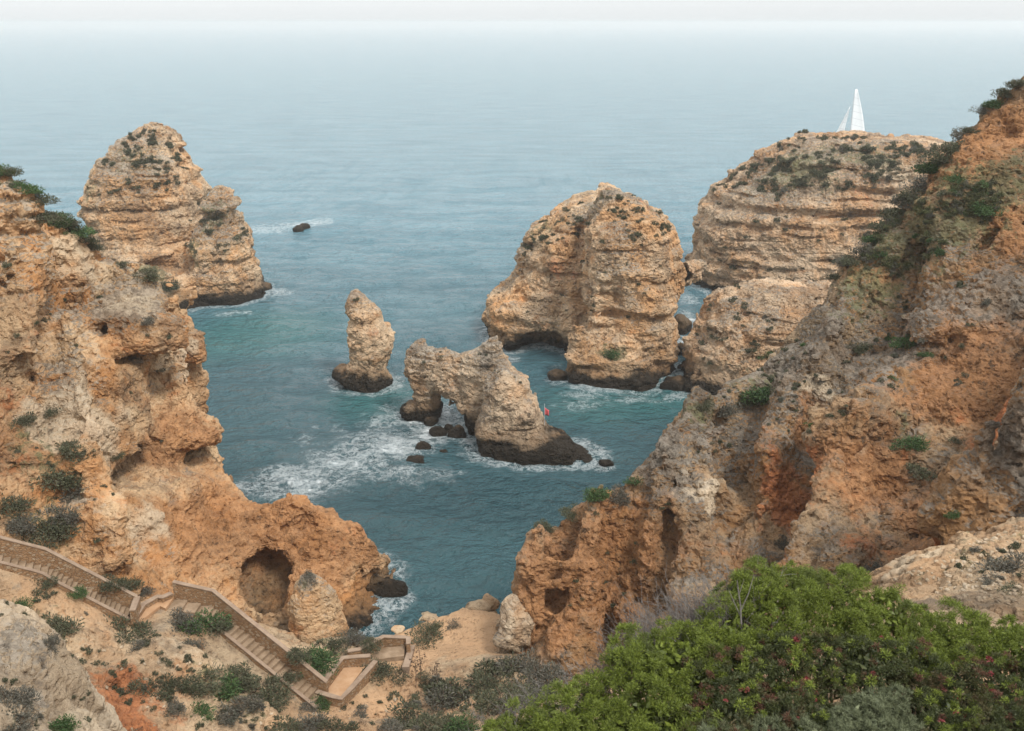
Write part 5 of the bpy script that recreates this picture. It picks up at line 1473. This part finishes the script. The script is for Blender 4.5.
# tall dry flower stalks in front of the sand
def stalk(px, py, top_py, label):
    loc, n_, o_ = hit(px, py)
    h = (py - top_py) * (loc - Vector((0, 0, CAMZ))).length / FP * 1.05
    root = bpy.data.objects.new('dry_stalk', None); COL.objects.link(root); root.location = loc
    tag(root, label, 'dry plant')
    r = np.random.default_rng(int(px))
    V, Q = stick([(0, 0, -.1), (.03, 0, h * .5), (0.0, .03, h)], .022, .012)
    link('stem', mesh_np('stem', V, Q, M['stem']), root)
    hd = []
    for i in range(16):
        z = h * r.uniform(.55, 1.02); a = r.uniform(0, 6.28); l = r.uniform(.12, .38)
        e = np.array([math.cos(a) * l, math.sin(a) * l, z + l * .5])
        hd.append(stick([(0, 0, z), e], .009, .007))
        c = unit(10, r) * .05
        hd.append(leaves(np.repeat(e[None], 10, 0), c / .05, .06, .05, r))
    V, Q = join(hd)
    link('seed_heads', mesh_np('seed_heads', V, Q, M['stem'], None, False), root)
stalk(421, 692, 648, 'tallest dry flower stalk standing in front of the sand terrace')
stalk(416, 688, 658, 'shorter dry flower stalk just left of the tallest one')
stalk(437, 690, 664, 'dry flower stalk with a clustered top rising from the grey scrub')

M['russet'] = leaf_material('russet_leaves', (0.11, 0.05, 0.035), (0.21, 0.11, 0.07), None, 0.3, 0.6)
# ------------------------------------------------------------------ shrubs by the camera
def surf_pts(ells, n, r, up=-0.25):
    """points on the outside of a group of ellipsoids"""
    C = np.array([e[0] for e in ells]); R = np.array([e[1] for e in ells])
    w = (R[:, 0] * R[:, 1]); w = w / w.sum()
    k = r.choice(len(ells), n * 2, p=w)
    d = unit(n * 2, r)
    d = d[:, :]; ok = d[:, 2] > up
    P = C[k] + d * R[k]
    for c, q in zip(C, R):
        ok &= ((((P - c) / (q * .93)) ** 2).sum(1) > 0.98)
    N = d / R[k]; N /= np.linalg.norm(N, axis=1, keepdims=True)
    lump = 0.26 * perlin(P / .27) + .10 * np.abs(perlin(P / .10)) - .04
    P = P + N * lump[:, None]
    return P[ok][:n], N[ok][:n]
def domes(P, N, nl, R, L, Wd, r):
    """tufts of short leaves standing on small domes"""
    n = len(P)
    rr = R * r.uniform(.6, 1.35, n)
    A_ = N + np.array([0, 0, .5]); A_ /= np.linalg.norm(A_, axis=1, keepdims=True)
    d = unit(n * nl, r) * .95 + np.repeat(A_, nl, 0) * .75
    d /= np.linalg.norm(d, axis=1, keepdims=True)
    PP = np.repeat(P, nl, 0) + d * np.repeat(rr, nl)[:, None] * r.uniform(.25, 1.0, (n * nl, 1))
    D = d + unit(n * nl, r) * .45; D /= np.linalg.norm(D, axis=1, keepdims=True)
    s = np.repeat(r.uniform(.7, 1.3, n), nl)
    return leaves(PP, D, L * s * r.uniform(.6, 1.2, n * nl), Wd * s, r, .4)
def rosettes(P, N, nl, L, Wd, r, open_=0.8, bend=.3):
    n = len(P)
    D = np.repeat(N, nl, 0) * r.uniform(.2, 1.0, (n * nl, 1)) + unit(n * nl, r) * open_ + np.array([0, 0, .25])
    D /= np.linalg.norm(D, axis=1, keepdims=True)
    PP = np.repeat(P, nl, 0) - D * 0.004 + r.normal(size=(n * nl, 3)) * .006
    s = np.repeat(r.uniform(.75, 1.25, n), nl)
    return leaves(PP, D, L * s * r.uniform(.7, 1.15, n * nl), Wd * s, r, bend)
def EL(px, py, Y, rx, rz=None, ry=None):
    return (PY(px, py, Y), np.array([rx, ry or rx, rz or rx * .8]))
def inner(ells, n, L, r):
    k = r.integers(0, len(ells), n)
    C = np.array([e[0] for e in ells]); R = np.array([e[1] for e in ells])
    P = C[k] + unit(n, r) * R[k] * r.uniform(.3, .88, (n, 1))
    return leaves(P, unit(n, r), L, L * .45, r)
def stems(ells, r, base_dz=0.7, m=5):
    parts = []
    for c, R in ells:
        for i in range(m):
            e = c + unit(1, r)[0] * R * .85
            b = c + np.array([r.normal() * .12, r.normal() * .12, -R[2] - base_dz * .6])
            parts.append(stick([b, (b + e) / 2 + r.normal(size=3) * .05, e], .014, .005))
    return join(parts)
def shrub(name, label, ells, mat, nros, nl, L, Wd, seed, ninner=900, open_=.8, bend=.3, mats2=None):
    r = np.random.default_rng(seed)
    root = bpy.data.objects.new(name, None); COL.objects.link(root)
    base = np.mean([e[0] for e in ells], 0) - np.array([0, 0, .8])
    root.location = base
    ells = [(e[0] - base, e[1]) for e in ells]
    # noise evaluated in the shrub's own space
    P, N = surf_pts(ells, nros, r)
    parts = [domes(P, N, nl, mats2, L, Wd, r) if mats2 else rosettes(P, N, nl, L, Wd, r, open_, bend), inner(ells, ninner, .085, r)]
    V, Q = join(parts)
    link('foliage', mesh_np('foliage', V, Q, mat, None, False), root)
    V, Q = stems(ells, r)
    link('branches', mesh_np('branches', V, Q, M['stem']), root)
    tag(root, label, 'shrub')
    return root, ells, r
A = [EL(520, 752, 8.3, .40), EL(556, 738, 8.5, .42), EL(598, 722, 8.8, .42), EL(640, 672, 9.3, .42), EL(668, 662, 9.5, .40), EL(632, 712, 8.9, .46), EL(684, 702, 9.2, .46), EL(665, 740, 8.6, .5), EL(612, 752, 8.4, .45), EL(700, 660, 9.6, .36)]
shrub('green_shrub', 'bright green needle-leaved shrub spilling down in front of the dry grey twigs', A, M['lime'], 620, 170, .034, .0072, 1, 6000, mats2=.076)
B = [EL(758, 600, 10.4, .42), EL(800, 600, 10.6, .44), EL(842, 606, 10.7, .44), EL(885, 620, 10.6, .42), EL(925, 634, 10.5, .40), EL(965, 645, 10.3, .40), EL(1008, 652, 10.2, .42), EL(1050, 655, 10.1, .42), EL(730, 640, 9.9, .40), EL(780, 640, 10.0, .4), EL(850, 640, 10.2, .4), EL(915, 660, 10.0, .36), EL(1095, 662, 10.0, .42), EL(1140, 672, 9.9, .42)]
rB = shrub('green_shrub', 'bright green shrub forming the rounded crest under the red gully', B, M['lime'], 960, 170, .034, .0072, 2, 8000, mats2=.078)
Cc = [EL(716, 682, 9.3, .42), EL(762, 680, 9.4, .45), EL(812, 676, 9.5, .46), EL(862, 676, 9.6, .46), EL(912, 686, 9.6, .46), EL(962, 694, 9.5, .46), EL(1014, 700, 9.4, .48), EL(730, 725, 8.7, .48), EL(784, 728, 8.8, .46), EL(1000, 745, 8.7, .5), EL(940, 735, 8.9, .45), EL(700, 745, 8.5, .4), EL(1066, 708, 9.3, .48), EL(1118, 716, 9.2, .48), EL(1060, 760, 8.6, .5)]
rC, eC, rr_ = shrub('flowering_shrub', 'dark olive shrub dotted with small red flowers', Cc, M['olive'], 1600, 84, .036, .0085, 3, 9000, .95, mats2=.058)
P, N = surf_pts(eC, 420, np.random.default_rng(78), 0.2)
V, Q = domes(P[:260] + N[:260] * .03, N[:260], 90, .05, .036, .007, np.random.default_rng(79))
link('new_growth', mesh_np('new_growth', V, Q, M['lime'], None, False), rC)
P, N = surf_pts(eC, 330, np.random.default_rng(80), 0.0)
V, Q = domes(P + N * .02, N, 60, .045, .034, .007, np.random.default_rng(81))
link('dry_leaves', mesh_np('dry_leaves', V, Q, M['russet'], None, False), rC)
D_ = [EL(806, 752, 8.4, .34, .28), EL(852, 736, 8.6, .36, .28), EL(898, 750, 8.5, .34, .26), EL(728, 770, 8.1, .36, .30), EL(768, 766, 8.2, .30, .26), EL(875, 712, 8.9, .26, .2)]
shrub('feathery_shrub', 'blue-green feathery shrub at the bottom edge below the red flowers', D_, M['feather'], 2000, 40, .062, .0042, 4, 5000, .5, .6)
# red flowers on the olive shrub: one flower head each
fl_me = []
for i in range(3):
    r = np.random.default_rng(200 + i)
    d = unit(26, r); d[:, 2] = np.abs(d[:, 2])
    V, Q = leaves(d * .012, d, r.uniform(.012, .02, 26), .012, r)
    fl_me.append(mesh_np('flower', V, Q, M['flower'], None, False))
P, N = surf_pts(eC, 96, np.random.default_rng(77), 0.1)
for i, (p, n_) in enumerate(zip(P, N)):
    o = link('flower', fl_me[i % 3], rC); o.location = p + n_ * .05
    s = random.uniform(.8, 1.9); o.scale = (s, s, s); o.rotation_euler = (random.uniform(-.5, .5), random.uniform(-.5, .5), random.uniform(0, 6.28))
# dry grey twigs
def dry(label, bases, n, seed, L0, L1, lean):
    r = np.random.default_rng(seed)
    root = bpy.data.objects.new('dry_shrub', None); COL.objects.link(root)
    b0 = np.mean(bases, 0); root.location = b0
    parts = []
    for i in range(n):
        b = bases[r.integers(len(bases))] - b0 + r.normal(size=3) * np.array([.12, .12, .05])
        d = np.array([r.normal() * .55 + lean, r.normal() * .5, r.uniform(.5, 1.2)]); d /= np.linalg.norm(d)
        L = r.uniform(L0, L1)
        p1 = b + d * L * .5 + r.normal(size=3) * .04; p2 = b + d * L + r.normal(size=3) * .07
        parts.append(stick([b, p1, p2], .005, .0022, 3))
        for k in range(5):
            s = r.uniform(.35, 1); q = b + (p2 - b) * s
            e = q + (d + unit(1, r)[0] * .9) * L * r.uniform(.12, .3)
            parts.append(stick([q, (q + e) / 2 + r.normal(size=3) * .012, e], .003, .0015, 3))
    V, Q = join(parts)
    link('twigs', mesh_np('twigs', V, Q, M['twig']), root)
    V, Q = join([stick([np.array([0, 0, -.6]), np.array([.02, 0, -.1]), np.array([-.03, .05, .25])], .02, .012)])
    link('stem', mesh_np('stem', V, Q, M['twig']), root)
    tag(root, label, 'dry shrub')
    return root
dry('leafless grey twiggy shrub between the bright green shrub and the cliff', [PY(700, 655, 10.2), PY(725, 650, 10.3), PY(680, 665, 10.1), PY(660, 662, 10.2), PY(742, 640, 10.4), PY(712, 640, 10.4)], 650, 5, .35, .80, -.35)
dry('sparse grey twigs edging the lower left of the bright green shrub', [PY(590, 715, 9.2), PY(560, 735, 8.9), PY(620, 690, 9.5), PY(520, 748, 8.6), PY(640, 675, 9.7)], 380, 6, .25, .5, -.4)
bp_ = PY(741, 640, 9.9)
br = bpy.data.objects.new('dead_branch', None); COL.objects.link(br); br.location = bp_
tag(br, 'bare pale branch sticking up beside the grey twigs', 'branch')
V, Q = join([stick([(0, 0, -.5), (.0, 0, .1), (-.04, 0, .45), (-.10, .02, .78)], .014, .006, 6)])
link('stem', mesh_np('stem', V, Q, M['twig']), br)
V, Q = join([stick([(-.03, 0, .40), (.04, 0, .62), (.09, .03, .85)], .008, .003, 5), stick([(-.02, 0, .3), (-.14, .05, .55), (-.19, .05, .66)], .007, .003, 5), stick([(-.07, 0, .6), (-.02, .02, .8)], .005, .002, 4)])
link('fork', mesh_np('fork', V, Q, M['twig']), br)

# ================================================================== SKY, LIGHT, AIR, CAMERA
world = bpy.data.worlds.new('World'); scene.world = world
world.use_nodes = True
wt = world.node_tree; wt.nodes.clear()
sky = wt.nodes.new('ShaderNodeTexSky'); sky.sky_type = 'NISHITA'; sky.sun_disc = False
SUN_EL, SUN_AZ = math.radians(52), math.radians(140)
sky.sun_elevation = SUN_EL; sky.sun_rotation = SUN_AZ
sky.air_density = 1.0; sky.dust_density = 1.3; sky.ozone_density = 1.0; sky.altitude = 40
hsv = wt.nodes.new('ShaderNodeHueSaturation'); hsv.inputs['Saturation'].default_value = 0.05
bg = wt.nodes.new('ShaderNodeBackground'); bg.inputs["Strength"].default_value = 0.15
wo = wt.nodes.new('ShaderNodeOutputWorld')
wt.links.new(sky.outputs[0], hsv.inputs['Color']); cl_ = wt.nodes.new('ShaderNodeMix'); cl_.data_type = 'RGBA'; cl_.inputs[0].default_value = 0.85; 
gtc = wt.nodes.new('ShaderNodeNewGeometry'); gsp = wt.nodes.new('ShaderNodeSeparateXYZ'); wt.links.new(gtc.outputs['Incoming'], gsp.inputs[0])
gup = wt.nodes.new('ShaderNodeMath'); gup.operation = 'ABSOLUTE'; wt.links.new(gsp.outputs[2], gup.inputs[0])
gcl = wt.nodes.new('ShaderNodeMix'); gcl.data_type = 'RGBA'; wt.links.new(gup.outputs[0], gcl.inputs[0])   # overcast dome: brighter overhead
gcl.inputs[6].default_value = (2.40, 2.50, 2.54, 1); gcl.inputs[7].default_value = (5.4, 5.5, 5.6, 1)
wt.links.new(gcl.outputs[2], cl_.inputs[7])
wt.links.new(hsv.outputs[0], cl_.inputs[6]); wt.links.new(cl_.outputs[2], bg.inputs[0]); wt.links.new(bg.outputs[0], wo.inputs[0])
sd = bpy.data.lights.new('sun', 'SUN'); sd.energy = 1.5; sd.angle = math.radians(11); sd.color = (1.0, 0.95, 0.88)
so = bpy.data.objects.new('sun', sd); COL.objects.link(so)
sv = Vector((math.sin(SUN_AZ) * math.cos(SUN_EL), math.cos(SUN_AZ) * math.cos(SUN_EL), math.sin(SUN_EL)))
so.rotation_euler = sv.to_track_quat('Z', 'Y').to_euler()

t = NT('sea_haze')
pvn = t.n('ShaderNodeVolumePrincipled')
pvn.inputs['Color'].default_value = (0.89, 0.89, 0.885, 1)
pvn.inputs['Density'].default_value = 0.00031
pvn.inputs['Anisotropy'].default_value = 0.2
for k_ in ('Density Attribute', 'Color Attribute', 'Temperature Attribute'):
    pvn.inputs[k_].default_value = ''
t.m.cycles.homogeneous_volume = True
t.t.links.new(pvn.outputs[0], t.out.inputs['Volume'])
s_ = 40000.0
V = np.array([(x, y, z) for z in (-6.0, 41.0) for x, y in ((-s_, -s_), (s_, -s_), (s_, s_), (-s_, s_))])
Q = np.array([(0, 3, 2, 1), (4, 5, 6, 7), (0, 1, 5, 4), (1, 2, 6, 5), (2, 3, 7, 6), (3, 0, 4, 7)])
hz = link('haze', mesh_np('haze', V, Q, t.m, None, False))
tag(hz, None, None, None, 'stuff')

cd = bpy.data.cameras.new('camera'); cd.sensor_width = 36; cd.lens = 36 * FP / IW
cd.clip_start = 0.1; cd.clip_end = 90000
cd.dof.use_dof = True; cd.dof.focus_distance = 60; cd.dof.aperture_fstop = 3.2
co = bpy.data.objects.new('camera', cd); COL.objects.link(co)
co.location = (0, 0, CAMZ); co.rotation_euler = (math.radians(90) - PITCH, 0, 0)
scene.camera = co
vs = scene.view_settings
vs.view_transform = 'Standard'; vs.look = 'None'; vs.exposure = 1.16; vs.gamma = 1.0; vs.use_curve_mapping = False
cy = scene.cycles
cy.max_bounces = 6; cy.diffuse_bounces = 3; cy.glossy_bounces = 3; cy.transmission_bounces = 2; cy.volume_bounces = 1; cy.transparent_max_bounces = 6
cy.use_denoising = True; cy.sample_clamp_direct = 2.5; cy.sample_clamp_indirect = 2.5; cy.use_adaptive_sampling = True; cy.adaptive_threshold = 0.008
print('done', time.time() - T0, 'objects', len(scene.objects))
